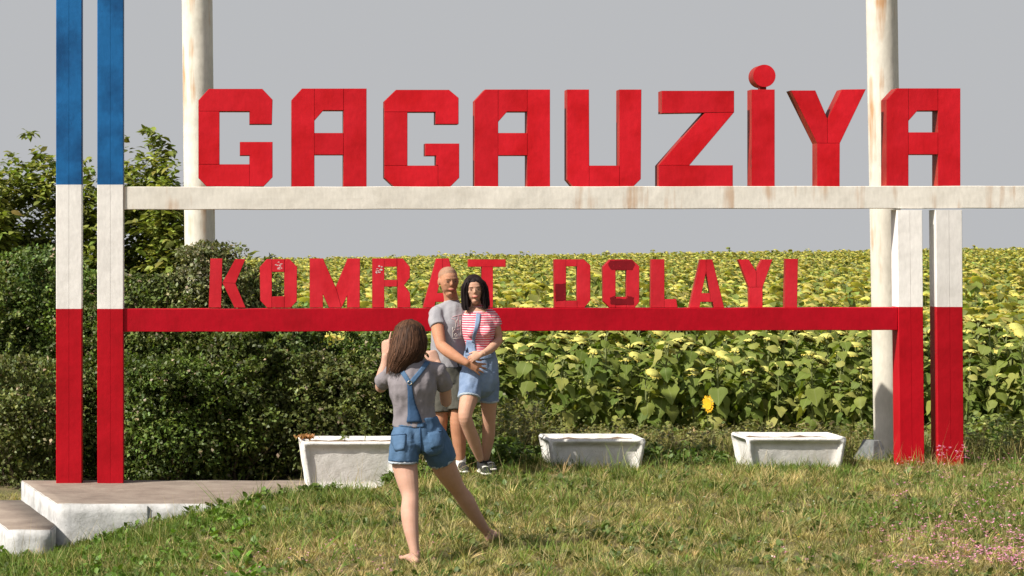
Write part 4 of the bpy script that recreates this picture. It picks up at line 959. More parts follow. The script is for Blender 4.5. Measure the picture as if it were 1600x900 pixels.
def finish(mb, voxel, name, mats, root, wrinkle=0.0, smooth_it=4, zones=None, wf=9.0, stretch=(1,1,.6)):
    """one continuous skin over everything collected in mb"""
    me = mb.mesh('tmp'); t = bpy.data.objects.new('tmp', me); COL.objects.link(t)
    r = t.modifiers.new('r', 'REMESH'); r.mode = 'VOXEL'; r.voxel_size = voxel
    s = t.modifiers.new('s', 'SMOOTH'); s.factor = .5; s.iterations = smooth_it
    dg = bpy.context.evaluated_depsgraph_get(); ev = t.evaluated_get(dg); out = bpy.data.meshes.new_from_object(ev); out.name = name
    bpy.data.objects.remove(t); bpy.data.meshes.remove(me)
    n = len(out.vertices); co = np.empty(n*3, np.float32); out.vertices.foreach_get('co', co); co = co.reshape(-1, 3)
    if wrinkle:
        no = np.empty(n*3, np.float32); out.vertices.foreach_get('normal', no); no = no.reshape(-1, 3)
        d = np.array([noise.noise(Vector((p[0]*wf*stretch[0], p[1]*wf*stretch[1], p[2]*wf*stretch[2]+3.3))) + .6*noise.noise(Vector((p[0]*wf*2.6*stretch[0]+7, p[1]*wf*2.6, p[2]*wf*1.7))) for p in co], np.float32)
        co = co + no*(d*wrinkle)[:, None]
    loc = np.array(root.location, np.float32)
    mi = zones(np.array([tuple(p.center) for p in out.polygons])) if zones else None
    out.vertices.foreach_set('co', (co-loc).astype(np.float32).ravel()); out.materials.clear()
    o = link_mesh(name, out, mats, root, smooth=True)
    if mi is not None: out.polygons.foreach_set('material_index', mi.astype(np.int32))
    out.update(); return o
def bvh_of(o):
    mw = Matrix.Translation(o.parent.location); vs = [mw @ v.co for v in o.data.vertices]; return BVHTree.FromPolygons(vs, [tuple(p.vertices) for p in o.data.polygons])
def worldmesh(mb, name, mats, root, smooth=True, **k):
    l = root.location; mb.v = [(v[0]-l.x, v[1]-l.y, v[2]-l.z) for v in mb.v]; return mb.build(name, mats, root, smooth=smooth, **k)

def drape(rows, bvhs, name, mat, root, off=.004, thick=.003, nx=5, sub=3):
    """a strip of cloth laid on the garment below: rows = [(left px,py),(right px,py)] down its length"""
    rr = []
    for i in range(len(rows)-1):
        for k in range(sub):
            t = k/sub; rr.append([tuple(rows[i][j][q]*(1-t)+rows[i+1][j][q]*t for q in (0, 1)) for j in (0, 1)])
    rr.append(rows[-1]); cam_p = Vector((0, 0, CAM_Z)); vs, ok = [], []
    lastd = None
    for a, c in rr:
        for j in range(nx):
            t = j/(nx-1); p = P(a[0]*(1-t)+c[0]*t, a[1]*(1-t)+c[1]*t, 20.0); d = (p-cam_p).normalized(); best = None
            for bv in bvhs:
                h = bv.ray_cast(cam_p, d)
                if h[0] is not None and (best is None or h[3] < best[3]): best = h
            if best is None: dist = lastd
            else: dist = best[3]; lastd = dist
            vs.append(cam_p + d*((dist or 20) - off))
    fs = [(i*nx+j, (i+1)*nx+j, (i+1)*nx+j+1, i*nx+j+1) for i in range(len(rr)-1) for j in range(nx-1)]
    mb = MB(); mb.add(vs, fs); o = worldmesh(mb, name, mat, root); s = o.modifiers.new('thick', 'SOLIDIFY'); s.thickness = thick; s.offset = 0; return o
def line(p, q, w_):
    d = Vector((q[0]-p[0], q[1]-p[1])).normalized(); n_ = Vector((-d.y, d.x))*w_/2
    return [((p[0]-n_.x, p[1]-n_.y), (p[0]+n_.x, p[1]+n_.y)), ((q[0]-n_.x, q[1]-n_.y), (q[0]+n_.x, q[1]+n_.y))]

def hand(mb, wrist, d, n_, s, L=.18, curl=(.35, .4, .45, .5), spread=.12, straight=None, thumb_in=.5, r=.0083):
    """palm, four fingers bending towards the palm side n_, thumb on side s"""
    d = Vector(d).normalized(); n_ = Vector(n_); n_ = (n_-d*n_.dot(d)).normalized(); s = Vector(s); s = (s-d*s.dot(d)-n_*s.dot(n_)).normalized(); k = L/.18
    w_ = Vector(wrist)
    loft(mb, [w_-d*.02, w_+d*.02*k, w_+d*.06*k, w_+d*.092*k], [(.026, .019), (.031*k, .017), (.039*k, .015), (.039*k, .0125)], side=s, n=14, sub=3)
    for i, (o_, ln) in enumerate(zip((.029, .0098, -.0098, -.029), (.072, .081, .076, .060))):
        c = curl[i]; c = 0.06 if straight is not None and i in straight else c
        p = w_ + d*(.085*k) + s*(o_*k); dd = (d + s*(spread*o_/.029)).normalized(); pts = [p-dd*.012, p]; ang = 0
        for j, f in enumerate((.45, .31, .24)):
            ang += c*(1.0 if j == 0 else 1.15); v = dd*math.cos(ang) + n_*math.sin(ang); p = p + v*ln*k*f; pts.append(p.copy())
        loft(mb, pts, [r*k*1.08, r*k*1.05, r*k, r*k*.9, r*k*.75], n=8, sub=3)
    p = w_ + d*.025*k + s*.024*k; v1 = (d*.62 + s*.75*(1-thumb_in*.4) + n_*.25).normalized(); v2 = (d*.9 + s*.25*(1-thumb_in) + n_*.45*thumb_in).normalized()
    loft(mb, [p, p+v1*.038*k, p+v1*.038*k+v2*.03*k, p+v1*.038*k+v2*.055*k], [.013*k, .011*k, .0098*k, .0078*k], n=8, sub=3)

def head(mb, c, F_, U_, s=1.0, ears=True, jaw=1.0):
    F_ = Vector(F_).normalized(); U_ = Vector(U_); U_ = (U_-F_*U_.dot(F_)).normalized(); R_ = F_.cross(U_); c = Vector(c)
    L = lambda x, y, z: c + (R_*x + F_*y + U_*z)*s
    rot = Matrix((R_, F_, U_)).transposed(); sc = lambda *r: tuple(q*s for q in r)
    ellipsoid(mb, L(0, -.012, .034), sc(.078, .097, .079), rot)
    loft(mb, [L(0, .016, .055), L(0, .020, .035), L(0, .026, -.005), L(0, .025, -.045), L(0, .028, -.078), L(0, .036, -.098)],
         [sc(.062, .062), sc(.068, .069), sc(.067*jaw, .066), sc(.061*jaw, .062), sc(.050*jaw, .054), sc(.034*jaw, .038)], side=R_, n=20, sub=3)
    ellipsoid(mb, L(0, .070, .026), sc(.052, .024, .012), rot)                       # brow
    for q in (-1, 1): ellipsoid(mb, L(q*.040, .066, -.018), sc(.018, .013, .015), rot)  # cheekbones
    loft(mb, [L(0, .083, .018), L(0, .092, .0), L(0, .1005, -.020), L(0, .094, -.029)], [sc(.006, .007), sc(.0075, .009), sc(.0115, .009), sc(.010, .005)], side=R_, n=10, sub=3)
    ellipsoid(mb, L(0, .082, -.062), sc(.024, .014, .012), rot)                      # mouth mound
    ellipsoid(mb, L(0, .068, -.096), sc(.018, .014, .014), rot)                      # chin
    if ears:
        for q in (-1, 1): ellipsoid(mb, L(q*.079, -.004, -.008), sc(.010, .019, .031), Matrix.Rotation(-.15*q, 3, 'Z') @ rot if False else rot)
    return L, rot, sc, R_
def face_parts(L, rot, sc, root, browcol, smile=0):
    for q in (-1, 1):
        mb = MB(); ellipsoid(mb, L(q*.031, .0828, .003), sc(.0120, .0075, .0036), rot, 12, 8); e = worldmesh(mb, 'eye', M['eye'], root)
        mb = MB(); ellipsoid(mb, L(q*.031, .0875, .0028), sc(.0058, .0035, .0034), rot, 10, 6); i_ = worldmesh(mb, 'iris', M['iris'], root)
        i_.parent = e; 
        mb = MB(); loft(mb, [L(q*.014, .0925, .0200), L(q*.030, .0925, .0240), L(q*.047, .0825, .0200)], [sc(.0016, .0022), sc(.0016, .0026), sc(.0010, .0012)], n=6, sub=3); worldmesh(mb, 'eyebrow', browcol, root)
    mb = MB(); loft(mb, [L(-.026, .0845, -.058+smile*.004), L(-.012, .096, -.0605), L(0, .0985, -.0615), L(.012, .096, -.0605), L(.026, .0845, -.058+smile*.004)], [sc(.002, .002), sc(.004, .0055), sc(.004, .0062), sc(.004, .0055), sc(.002, .002)], side=L(0,1,0)-L(0,0,0), n=8, sub=3)
    worldmesh(mb, 'mouth', M['lips'], root)
def strands(name, root, paths, col, wdt=.006, var=.25, mat=None):
    """ribbons of hair; paths = list of lists of (point, outward normal)"""
    V, T, C_ = [], [], []
    for pth in paths:
        c = np.array(col)*math.exp(random.gauss(0, var)); b0 = len(V); k = len(pth)
        for i, (p, nn) in enumerate(pth):
            t = (pth[min(k-1, i+1)][0]-pth[max(0, i-1)][0]).normalized(); s = t.cross(nn)
            s = s.normalized() if s.length > 1e-5 else Vector((1,0,0)); ww = wdt*(1-.75*(i/(k-1))**3)
            V += [p-s*ww-nn*.0015, p+nn*.0015, p+s*ww-nn*.0015]; C_ += [c]*3
        for i in range(k-1):
            a = b0+i*3; T += [(a, a+1, a+4), (a, a+4, a+3), (a+1, a+2, a+5), (a+1, a+5, a+4)]
    l = root.location; me = bpy.data.meshes.new(name); me.from_pydata([tuple(v-l) for v in V], [], T)
    at = me.color_attributes.new('Col', 'FLOAT_COLOR', 'POINT'); at.data.foreach_set('color', np.concatenate([np.array(C_), np.ones((len(C_), 1))], 1).astype(np.float32).ravel())
    return link_mesh(name, me, mat or M['hair'], root, smooth=True)
def colour_all(o, col):
    me = o.data; at = me.color_attributes.new('Col', 'FLOAT_COLOR', 'POINT'); at.data.foreach_set('color', np.tile(np.array((*col, 1), np.float32), len(me.vertices)))
def shoe(root, heel, toe, mat, name='shoe', up=Vector((0,0,1)), stripes=0, Lf=None):
    heel, toe = Vector(heel), Vector(toe); d = (toe-heel).normalized(); s = d.cross(up).normalized(); L = (toe-heel).length
    mb = MB(); A = lambda t, z: heel + d*(L*t) + up*z
    loft(mb, [A(.02, .045), A(.2, .052), A(.45, .046), A(.75, .034), A(.97, .026)], [(.030, .035), (.034, .042), (.038, .036), (.044, .025), (.028, .015)], side=s, n=16, sub=3)
    loft(mb, [A(.12, .06), A(.13, .095)], [(.036, .045), (.034, .042)], side=s, n=14, sub=1, round_ends=(False, False))
    o = finish(mb, .005, name, mat, root, 0, 3)
    mb = MB(); loft(mb, [A(-.03, .012), A(.2, .012), A(.45, .012), A(.75, .012), A(1.04, .016)], [(.030, .014), (.036, .014), (.038, .014), (.048, .014), (.026, .010)], side=s, n=14, sub=3)
    so_ = finish(mb, .005, 'sole', M['sole'], root, 0, 2); so_.parent = o
    for k in range(stripes):
        t = .45+.12*k; mb = MB(); loft(mb, [A(t-.10, .030)-s*.040, A(t+.02, .066)-s*.022, A(t+.05, .070)], [(.006, .004)]*3, side=d, n=6, sub=3); x_ = worldmesh(mb, 'stripe', M['sole'], root); x_.parent = o
        mb = MB(); loft(mb, [A(t-.10, .030)+s*.040, A(t+.02, .066)+s*.022, A(t+.05, .070)], [(.006, .004)]*3, side=d, n=6, sub=3); x_ = worldmesh(mb, 'stripe', M['sole'], root); x_.parent = o
    return o
def foot_bare(mb, ankle, heel, toe, r=.034):
    heel, toe, ankle = Vector(heel), Vector(toe), Vector(ankle); d = (toe-heel).normalized(); up = Vector((0,0,1)); s = d.cross(up).normalized(); L = (toe-heel).length
    loft(mb, [ankle, heel*.6+ankle*.4+d*.02, heel+up*.028], [(r, r), (.033, .036), (.027, .026)], side=s, n=14, sub=3)
    loft(mb, [heel+up*.028+d*.01, heel+d*L*.35+up*.035, heel+d*L*.65+up*.026, heel+d*L*.80+up*.018], [(.027, .027), (.032, .031), (.041, .021), (.043, .014)], side=s, n=14, sub=3)
    loft(mb, [ankle, ankle*.4+(heel+d*L*.4+up*.045)*.6, heel+d*L*.62+up*.03], [(r, r), (.028, .026), (.024, .016)], side=s, n=12, sub=3)
    for i, (o_, ln, rr) in enumerate(((-.034, .215, .0125), (-.014, .20, .009), (.003, .18, .0085), (.019, .155, .008), (.034, .125, .0078))):
        a = heel+d*L*.76+s*o_+up*.014; loft(mb, [a, a+d*L*ln*.6, a+d*L*ln-up*.004], [rr*1.1, rr, rr*.85], n=8, sub=2)

# ---------------- the photographing woman, seen from behind
D1 = 16.8
r1 = empty('person', (P(700, 860, 16.9).x, 16.9, gz(P(700, 860, 16.9).x, 16.9)))
tag(r1, 'barefoot woman seen from behind in grey tee and denim overall shorts photographing the couple', 'person', None)
J = lambda px, py, D=D1: P(px, py, D)
sk = MB()
hc = J(640, 531, 16.82)
Lh, roth, sch, Rh = head(sk, hc, (0.12, 1, -.05), (0, .03, 1), 1.0)
loft(sk, [J(641, 545, 16.80), J(642, 560, 16.80), J(643, 574, 16.79)], [(.052, .055), (.052, .054), (.062, .06)], n=16, sub=3)
loft(sk, [J(643, 575), J(645, 600, 16.77), J(646, 640, 16.78), J(652, 668, 16.8), J(655, 686, 16.8)], [(.12, .08), (.145, .095), (.115, .085), (.13, .10), (.12, .06)], n=20, sub=4)
loft(sk, [J(610, 582, 16.8), J(643, 576, 16.78), J(689, 581, 16.8)], [.041, .055, .041], n=14, sub=4)
# arms
la = [J(610, 583, 16.8), J(600, 594, 16.93), J(595, 605, 17.03)]; loft(sk, la, [.041, .041, .037], n=14, sub=4)
lw = J(602, 557, 17.06); loft(sk, [J(595, 605, 17.03), J(597, 588, 17.05), J(602, 570, 17.06), lw], [.039, .041, .034, .026], n=14, sub=4)
ra = [J(689, 583, 16.8), J(695, 605, 16.86), J(697, 627, 16.93)]; loft(sk, ra, [.041, .042, .038], n=14, sub=4)
rw = J(684, 568, 17.12); loft(sk, [J(697, 627, 16.93), J(695, 606, 17.02), J(690, 585, 17.08), rw], [.040, .042, .034, .026], n=14, sub=4)
hand(sk, lw, (.06, .10, 1), (.75, .6, 0), (.1, -.6, 0), .195, curl=(.05, .75, .85, .9), straight=(0,), spread=.08)
hand(sk, rw, (-.35, .25, .75), (-.5, .8, .2), (-.3, -.5, .5), .175, curl=(.6, .7, .8, .85), spread=.05)
# legs
loft(sk, [J(633, 690, 16.78), J(632, 722, 16.74), J(637, 752, 16.68), J(641, 776, 16.63), J(640, 800, 16.56), J(642, 825, 16.50), J(647, 856, 16.45), J(649, 870, 16.43)],
     [(.092, .10), (.088, .095), (.074, .080), (.057, .060), (.060, .064), (.052, .055), (.034, .037), (.031, .035)], n=18, sub=4)
loft(sk, [J(678, 690, 16.82), J(691, 722, 16.90), J(703, 745, 17.0), J(715, 764, 17.10), J(728, 782, 17.18), J(741, 803, 17.27), J(757, 826, 17.37), J(762, 834, 17.40)],
     [(.092, .10), (.086, .093), (.073, .078), (.056, .058), (.058, .060), (.048, .050), (.033, .034), (.030, .033)], n=18, sub=4)
gzp = lambda px, D, dz=0.0: Vector(((px-PX0)*D/F, D, gz((px-PX0)*D/F, D)+dz))
foot_bare(sk, J(649, 868, 16.43), gzp(650, 16.39, .005), gzp(632, 16.60, .012))
foot_bare(sk, J(762, 832, 17.40), gzp(766, 17.37, .005), gzp(782, 17.58, .01))
body = finish(sk, .0052, 'body', [M['skin_f']], r1)
# grey tee
tb = MB()
loft(tb, [J(643, 566, 16.79), J(643, 574, 16.78), J(644, 600, 16.76), J(646, 632, 16.77), J(648, 664, 16.78)], [(.085, .075), (.132, .090), (.162, .114), (.143, .107), (.155, .120)], n=26, sub=5, round_ends=(True, False))
loft(tb, [J(613, 580, 16.79), J(643, 573, 16.78), J(686, 579, 16.79)], [.058, .066, .058], n=16, sub=4)
loft(tb, [J(615, 580, 16.79), J(606, 590, 16.86), J(598, 597, 16.94)], [.063, .060, .056], n=16, sub=4, round_ends=(True, False))
loft(tb, [J(684, 580, 16.79), J(691, 592, 16.82), J(694, 603, 16.86)], [.063, .060, .057], n=16, sub=4, round_ends=(True, False))
tee = finish(tb, .006, 't_shirt', [M['tee_taupe']], r1, .011, 5, wf=10)
# denim overall shorts
db = MB()
loft(db, [J(650, 653, 16.79), J(652, 672, 16.79), J(655, 692, 16.79), J(656, 702, 16.79)], [(.150, .122), (.163, .134), (.178, .144), (.16, .115)], n=28, sub=5, round_ends=(False, False))
loft(db, [J(635, 680, 16.76), J(631, 704, 16.73), J(630, 722, 16.72)], [(.102, .120), (.103, .115), (.101, .108)], n=20, sub=4, round_ends=(True, False))
loft(db, [J(674, 680, 16.79), J(684, 702, 16.83), J(690, 717, 16.87)], [(.102, .120), (.104, .113), (.101, .106)], n=20, sub=4, round_ends=(True, False))
ellipsoid(db, J(656, 702, 16.79), (.055, .10, .036))
for q in (634, 676): ellipsoid(db, J(q, 694, 16.69), (.082, .070, .080))
den = finish(db, .006, 'denim_shorts', [M['denim']], r1, .008, 4, wf=11)
bt, bd = bvh_of(tee), bvh_of(den)
def hem(pts, rads, name, root, mat, side=(1,0,0)):
    mb = MB(); loft(mb, pts, rads, side=Vector(side), n=40, sub=2, round_ends=(False, False))
    mb.v = [tuple(Vector(v)+Vector((random.gauss(0, .001),)*2+(random.gauss(0, .0022),))) for v in mb.v]; return worldmesh(mb, name, mat, root)
hem([J(630, 720.5, 16.72), J(630, 723.5, 16.72)], [(.1025, .1095), (.101, .108)], 'frayed_hem', r1, M['fray'])
hem([J(689.4, 715.5, 16.868), J(690.8, 718.8, 16.874)], [(.1025, .1075), (.101, .106)], 'frayed_hem', r1, M['fray'])
drape([((614, 567), (621, 566)), ((619, 575), (627, 573)), ((626, 584), (633, 581)), ((633, 594), (640, 592)), ((637, 601), (643, 600))], [bt], 'strap', M['denim'], r1)
drape([((664, 564), (672, 566)), ((659, 572), (667, 574)), ((652, 581), (659, 584)), ((644, 590), (651, 594)), ((637, 600), (644, 602))], [bt], 'strap', M['denim'], r1, off=.0075)
drape([((636, 600), (644, 600)), ((637, 612), (645, 612)), ((637, 630), (649, 630)), ((637, 648), (656, 648)), ((635, 660), (660, 660))], [bt, bd], 'back_panel', M['denim_dark'], r1, off=.007)
drape([((616, 658), (616, 665)), ((628, 659), (628, 666)), ((650, 661), (650, 668)), ((664, 660), (664, 667))], [bd], 'waistband', M['denim'], r1, off=.005)
drape([((655, 668), (657, 668)), ((656, 690), (658, 690)), ((657, 708), (659, 708))], [bd], 'seam', M['denim_dark'], r1, off=.0035, nx=3)
for a, nm in (([(611, 679), (634, 677)], 0), ([(668, 676), (692, 672)], 1)):
    (x0, y0), (x1, y1) = a; o = drape([((x0, y0), (x1, y1)), ((x0+1, y0+14), (x1, y1+14)), ((x0+6, y0+26), (x1-2, y1+25))], [bd], 'back_pocket', M['denim'], r1, off=.005, thick=.004, nx=7)
    drape(line((x0, y0+1), (x1, y1+1), 1.0), [bd], 'pocket_seam', M['denim_dark'], r1, off=.0085, thick=.002, nx=3, sub=8)
mb = MB(); k = bt.ray_cast(Vector((0,0,CAM_Z)), (J(640, 598)-Vector((0,0,CAM_Z))).normalized()); kp = k[0]-Vector((0, .012, 0))
vs = [kp+Vector((.014*math.cos(a), 0, .014*math.sin(a))) for a in [2*math.pi*i/12 for i in range(13)]]; loft(mb, vs, [.0025]*13, n=6, sub=1); worldmesh(mb, 'buckle_ring', M['buckle'], r1)
# long brown hair
hv = MB()
HP = [(640, 499.5, 16.80, .02, .02), (640, 502, 16.80, .055, .06), (640, 510, 16.80, .092, .10), (640, 530, 16.79, .117, .122), (637, 548, 16.77, .122, .118), (630, 562, 16.75, .104, .092), (623, 573, 16.73, .078, .055)]
loft(hv, [J(a, b_, d) for a, b_, d, _, _ in HP], [(rx*.97, ry*.97) for *_, rx, ry in HP], n=24, sub=4, round_ends=(False, True))
hair = finish(hv, .008, 'hair', [M['hair']], r1, .008, 3, wf=14, stretch=(1.6, 1.6, .25)); colour_all(hair, (.035, .019, .013))
paths = []
for i in range(620):
    ph = random.uniform(0, 2*math.pi); lo = random.uniform(.78, 1.13)+(random.random() < .2)*random.uniform(0, .12); jr = random.uniform(.96, 1.06); pth = []; ph2 = ph+random.gauss(0, .15)
    for k in range(9):
        t = k/8*lo*(len(HP)-1); i0 = min(int(t), len(HP)-2); f = t-i0; A, B = HP[i0], HP[i0+1]; v = [A[q]+(B[q]-A[q])*f for q in range(5)]
        if t > len(HP)-1: v[3] = max(v[3], .05); v[4] = max(v[4], .04)
        a = ph+(ph2-ph)*k/8+.06*math.sin(k*1.1+i); c = J(v[0], v[1], v[2]); n_ = Vector((math.cos(a), math.sin(a), .15)).normalized()
        pth.append((c+Vector((v[3]*math.cos(a)*jr, v[4]*math.sin(a)*jr, 0)), n_))
    paths.append(pth)
st_ = strands('hair_strands', r1, paths, (.066, .032, .018), .0045, .38); 
# phone held out in both hands
ph0 = (J(641, 541, 17.22)); pr = empty('phone', ph0); mb = MB(); mb.box((-.085, -.005, -.040), (.085, .004, .040)); mb.build('case', M['plastic'], pr, bevel=.004)
mb = MB(); mb.box((-.078, -.0065, -.036), (.078, -.0052, .036)); m, nt, b = new_mat('glass_screen'); b.inputs['Base Color'].default_value = (.05, .06, .07, 1); b.inputs['Roughness'].default_value = .1; mb.build('screen', m, pr)
tag(pr, 'black phone held sideways by the photographing woman, mostly behind her hair', 'phone')

# ---------------- the man of the couple
D2 = 21.4
r2 = empty('person', (P(698, 735, D2).x, D2, gz(P(698, 735, D2).x, D2)))
tag(r2, 'man with shaved head in grey printed tee and olive shorts holding the dark haired woman', 'person', None)
J = lambda px, py, D=D2: P(px, py, D)
sk = MB(); hc = J(700.5, 438.5, 21.38); Fm = (.22, -1, -.10)
Lm, rotm, scm, Rm = head(sk, hc, Fm, (-.03, -.05, 1), 1.06, jaw=1.10)
loft(sk, [J(702, 452, 21.40), J(705, 468, 21.42), J(706, 480, 21.42)], [(.060, .062), (.062, .064), (.078, .070)], n=16, sub=3)
loft(sk, [J(706, 480), J(705, 505), J(703, 545), J(702, 585)], [(.10, .06), (.145, .095), (.125, .09), (.145, .105)], n=20, sub=4)
loft(sk, [J(683, 491, 21.36), J(706, 485), J(729, 491, 21.48)], [.046, .052, .046], n=14, sub=4)
loft(sk, [J(682, 491, 21.34), J(684, 515, 21.26), J(689, 540, 21.16)], [.048, .056, .046], n=16, sub=4)
mw = J(729, 567, 21.0); loft(sk, [J(689, 540, 21.16), J(700, 549, 21.10), J(715, 559, 21.04), mw], [.047, .051, .042, .031], n=16, sub=4)
hand(sk, mw, (.85, 0, -.36), (.1, 1, -.1), (.25, -.1, .9), .19, curl=(.10, .14, .16, .2), spread=.35, thumb_in=.15, r=.0095)
loft(sk, [J(731, 490, 21.48), J(750, 512, 21.62), J(756, 525, 21.60)], [.058, .05, .042], n=14, sub=4)
bw_ = J(758, 548, 21.42); loft(sk, [J(756, 525, 21.60), J(758, 536, 21.52), bw_], [.043, .040, .031], n=14, sub=4)
hand(sk, bw_, (0, -.3, -.9), (0, -1, .2), (-.9, 0, 0), .18)
loft(sk, [J(692, 585, 21.38), J(691, 620, 21.36), J(689, 655, 21.34), J(684, 685, 21.42), J(673, 724, 21.52)], [(.092, .098), (.084, .088), (.062, .066), (.060, .066), (.038, .044)], n=18, sub=5)
loft(sk, [J(716, 585, 21.40), J(716, 620, 21.34), J(714, 655, 21.28), J(717, 684, 21.30), J(720, 722, 21.32)], [(.092, .098), (.084, .088), (.062, .066), (.062, .068), (.038, .044)], n=18, sub=5)
hcv = np.array(hc); Rv, Fv = np.array(Rm), np.array(Vector(Fm).normalized()); Uv = np.cross(Rv, Fv)
def mz(fc):
    q = fc-hcv; y = q@Fv; z = q@Uv; x = q@Rv; return ((z > .036+np.clip((y-.01)*.6, -.06, .06)) & (z < .2) & (np.abs(x) < .12) & (y < .085)).astype(int)
finish(sk, .0052, 'body', [M['skin_m'], M['stubble']], r2, zones=mz); M['mbrow'] = skinmat('brown_brows', (.14, .08, .045), (.18, .105, .06)); face_parts(Lm, rotm, scm, r2, M['mbrow'])
tb = MB()
loft(tb, [J(706, 476, 21.42), J(706, 484), J(705, 508, 21.39), J(702, 545, 21.39), J(702, 573, 21.39)], [(.078, .075), (.145, .098), (.176, .126), (.158, .122), (.163, .128)], n=26, sub=5, round_ends=(True, False))
loft(tb, [J(682, 490, 21.37), J(706, 482), J(730, 490, 21.47)], [.064, .070, .062], n=16, sub=4)
loft(tb, [J(683, 490, 21.35), J(682, 500, 21.31), J(684, 510, 21.27)], [.068, .066, .066], n=16, sub=4, round_ends=(True, False))
loft(tb, [J(730, 490, 21.47), J(741, 503, 21.55)], [.072, .066], n=16, sub=4, round_ends=(True, False))
tee = finish(tb, .006, 't_shirt', [M['tee_grey']], r2, .010, 5, wf=9); bt = bvh_of(tee)
pc = [((707.5, 511), (707.5, 529)), ((707.5, 529), (723, 528)), ((713, 502), (711, 514)), ((711, 514), (707.5, 519)), ((716, 498), (713, 502)), ((719, 500), (720, 527)), ((712, 521), (715, 524)), ((715, 524), (712, 526)), ((712, 526), (710, 523)), ((710, 523), (712, 521))]
pk = [((707, 495), (723, 491)), ((705, 497), (711, 500)), ((711, 500), (712, 505)), ((716, 494), (716, 510)), ((723, 491), (722, 505)), ((714, 510), (721, 508)), ((714, 515), (721, 514))]
for p_, q_ in pc: drape(line(p_, q_, .9), [bt], 'print_line', M['print_cream'], r2, off=.0035, thick=.001, nx=2, sub=4)
for p_, q_ in pk: drape(line(p_, q_, .9), [bt], 'print_line', M['print_pink'], r2, off=.0035, thick=.001, nx=2, sub=4)
sb = MB()
loft(sb, [J(702, 566, 21.39), J(703, 580, 21.39), J(703, 600, 21.38)], [(.155, .122), (.168, .128), (.165, .128)], n=26, sub=4, round_ends=(False, False))
loft(sb, [J(692, 585, 21.37), J(691, 615, 21.35), J(691, 644, 21.33)], [(.102, .112), (.098, .105), (.094, .100)], n=18, sub=4, round_ends=(True, False))
loft(sb, [J(714, 585, 21.38), J(715, 615, 21.34), J(714, 643, 21.29)], [(.102, .112), (.098, .105), (.094, .100)], n=18, sub=4, round_ends=(True, False))
finish(sb, .006, 'shorts', [M['shorts']], r2, .010, 4, wf=10)
mb = MB(); loft(mb, [J(720, 714, 21.32), J(720, 724, 21.32), J(721, 732, 21.31)], [(.043, .049), (.042, .050), (.04, .05)], n=16, sub=3); finish(mb, .005, 'sock', [M['white_cloth']], r2, .003)
mb = MB(); loft(mb, [J(673, 717, 21.52), J(672, 730, 21.52)], [(.043, .049), (.04, .05)], n=16, sub=3); finish(mb, .005, 'sock', [M['white_cloth']], r2, .003)
shoe(r2, gzp(719, 21.36, .012), gzp(728, 21.14, .012), [M['black_shoe']]); shoe(r2, gzp(673, 21.58, .012), gzp(665, 21.34, .012), [M['black_shoe']])

# ---------------- the woman of the couple
D3 = 21.2
r3 = empty('person', (P(757, 730, D3).x, D3, gz(P(757, 730, D3).x, D3)))
tag(r3, 'dark haired woman in red striped tee and light denim overall shorts leaning on the man', 'person', None)
J = lambda px, py, D=D3: P(px, py, D)
sk = MB(); hc = J(741, 452, 21.22); Fw = (-.06, -1, -.02)
Lw, rotw, scw, Rw = head(sk, hc, Fw, (-.07, 0, 1), .98, ears=False, jaw=1.0)
loft(sk, [J(742, 464, 21.26), J(744, 478, 21.26), J(745, 488, 21.26)], [(.048, .050), (.047, .050), (.07, .06)], n=16, sub=3)
loft(sk, [J(746, 490, 21.24), J(748, 512), J(749, 545), J(750, 585)], [(.115, .07), (.125, .088), (.10, .078), (.14, .105)], n=20, sub=4)
loft(sk, [J(731, 494, 21.34), J(746, 490, 21.25), J(768, 494, 21.22)], [.045, .055, .045], n=14, sub=4)
loft(sk, [J(769, 494, 21.22), J(775, 512, 21.23), J(779, 531, 21.24)], [.046, .043, .037], n=14, sub=4)
ww = J(753, 553, 20.98); loft(sk, [J(779, 531, 21.24), J(772, 540, 21.13), J(763, 548, 21.04), ww], [.038, .039, .033, .025], n=14, sub=4)
hand(sk, ww, (-.9, -.05, -.38), (-.1, .9, -.4), (.1, -.3, .9), .165, curl=(.45, .5, .55, .6), spread=.05, r=.0078)
loft(sk, [J(731, 494, 21.34), J(722, 505, 21.55), J(712, 515, 21.68)], [.045, .042, .037], n=14, sub=4)
lw3 = J(697, 520, 21.62); loft(sk, [J(712, 515, 21.68), J(704, 518, 21.67), lw3], [.037, .036, .026], n=14, sub=4); hand(sk, lw3, (-1, -.4, 0), (0, -1, 0), (0, 0, 1), .165)
loft(sk, [J(738, 588, 21.16), J(733, 620, 21.06), J(727, 648, 20.97), J(731, 665, 21.0), J(741, 690, 21.08), J(750, 716, 21.16)], [(.090, .098), (.078, .086), (.060, .062), (.056, .060), (.053, .060), (.033, .038)], n=18, sub=5)
loft(sk, [J(761, 588, 21.24), J(763, 620, 21.27), J(764, 650, 21.32), J(763, 682, 21.40), J(759, 715, 21.46)], [(.088, .096), (.078, .084), (.058, .060), (.055, .060), (.033, .038)], n=18, sub=5)
finish(sk, .0052, 'body', [M['skin_w']], r3)
m, nt, b = new_mat('dark_brows'); b.inputs['Base Color'].default_value = (.03, .018, .014, 1); M['brows'] = m; face_parts(Lw, rotw, scw, r3, M['brows'], 1)
tb = MB()
loft(tb, [J(745, 485, 21.25), J(746, 492, 21.24), J(748, 514, 21.2), J(749, 540, 21.2), J(749, 560, 21.2)], [(.072, .058), (.125, .078), (.142, .105), (.118, .095), (.125, .10)], n=24, sub=5, round_ends=(True, False))
loft(tb, [J(732, 494, 21.33), J(746, 491, 21.25), J(767, 494, 21.22)], [.054, .060, .055], n=16, sub=4)
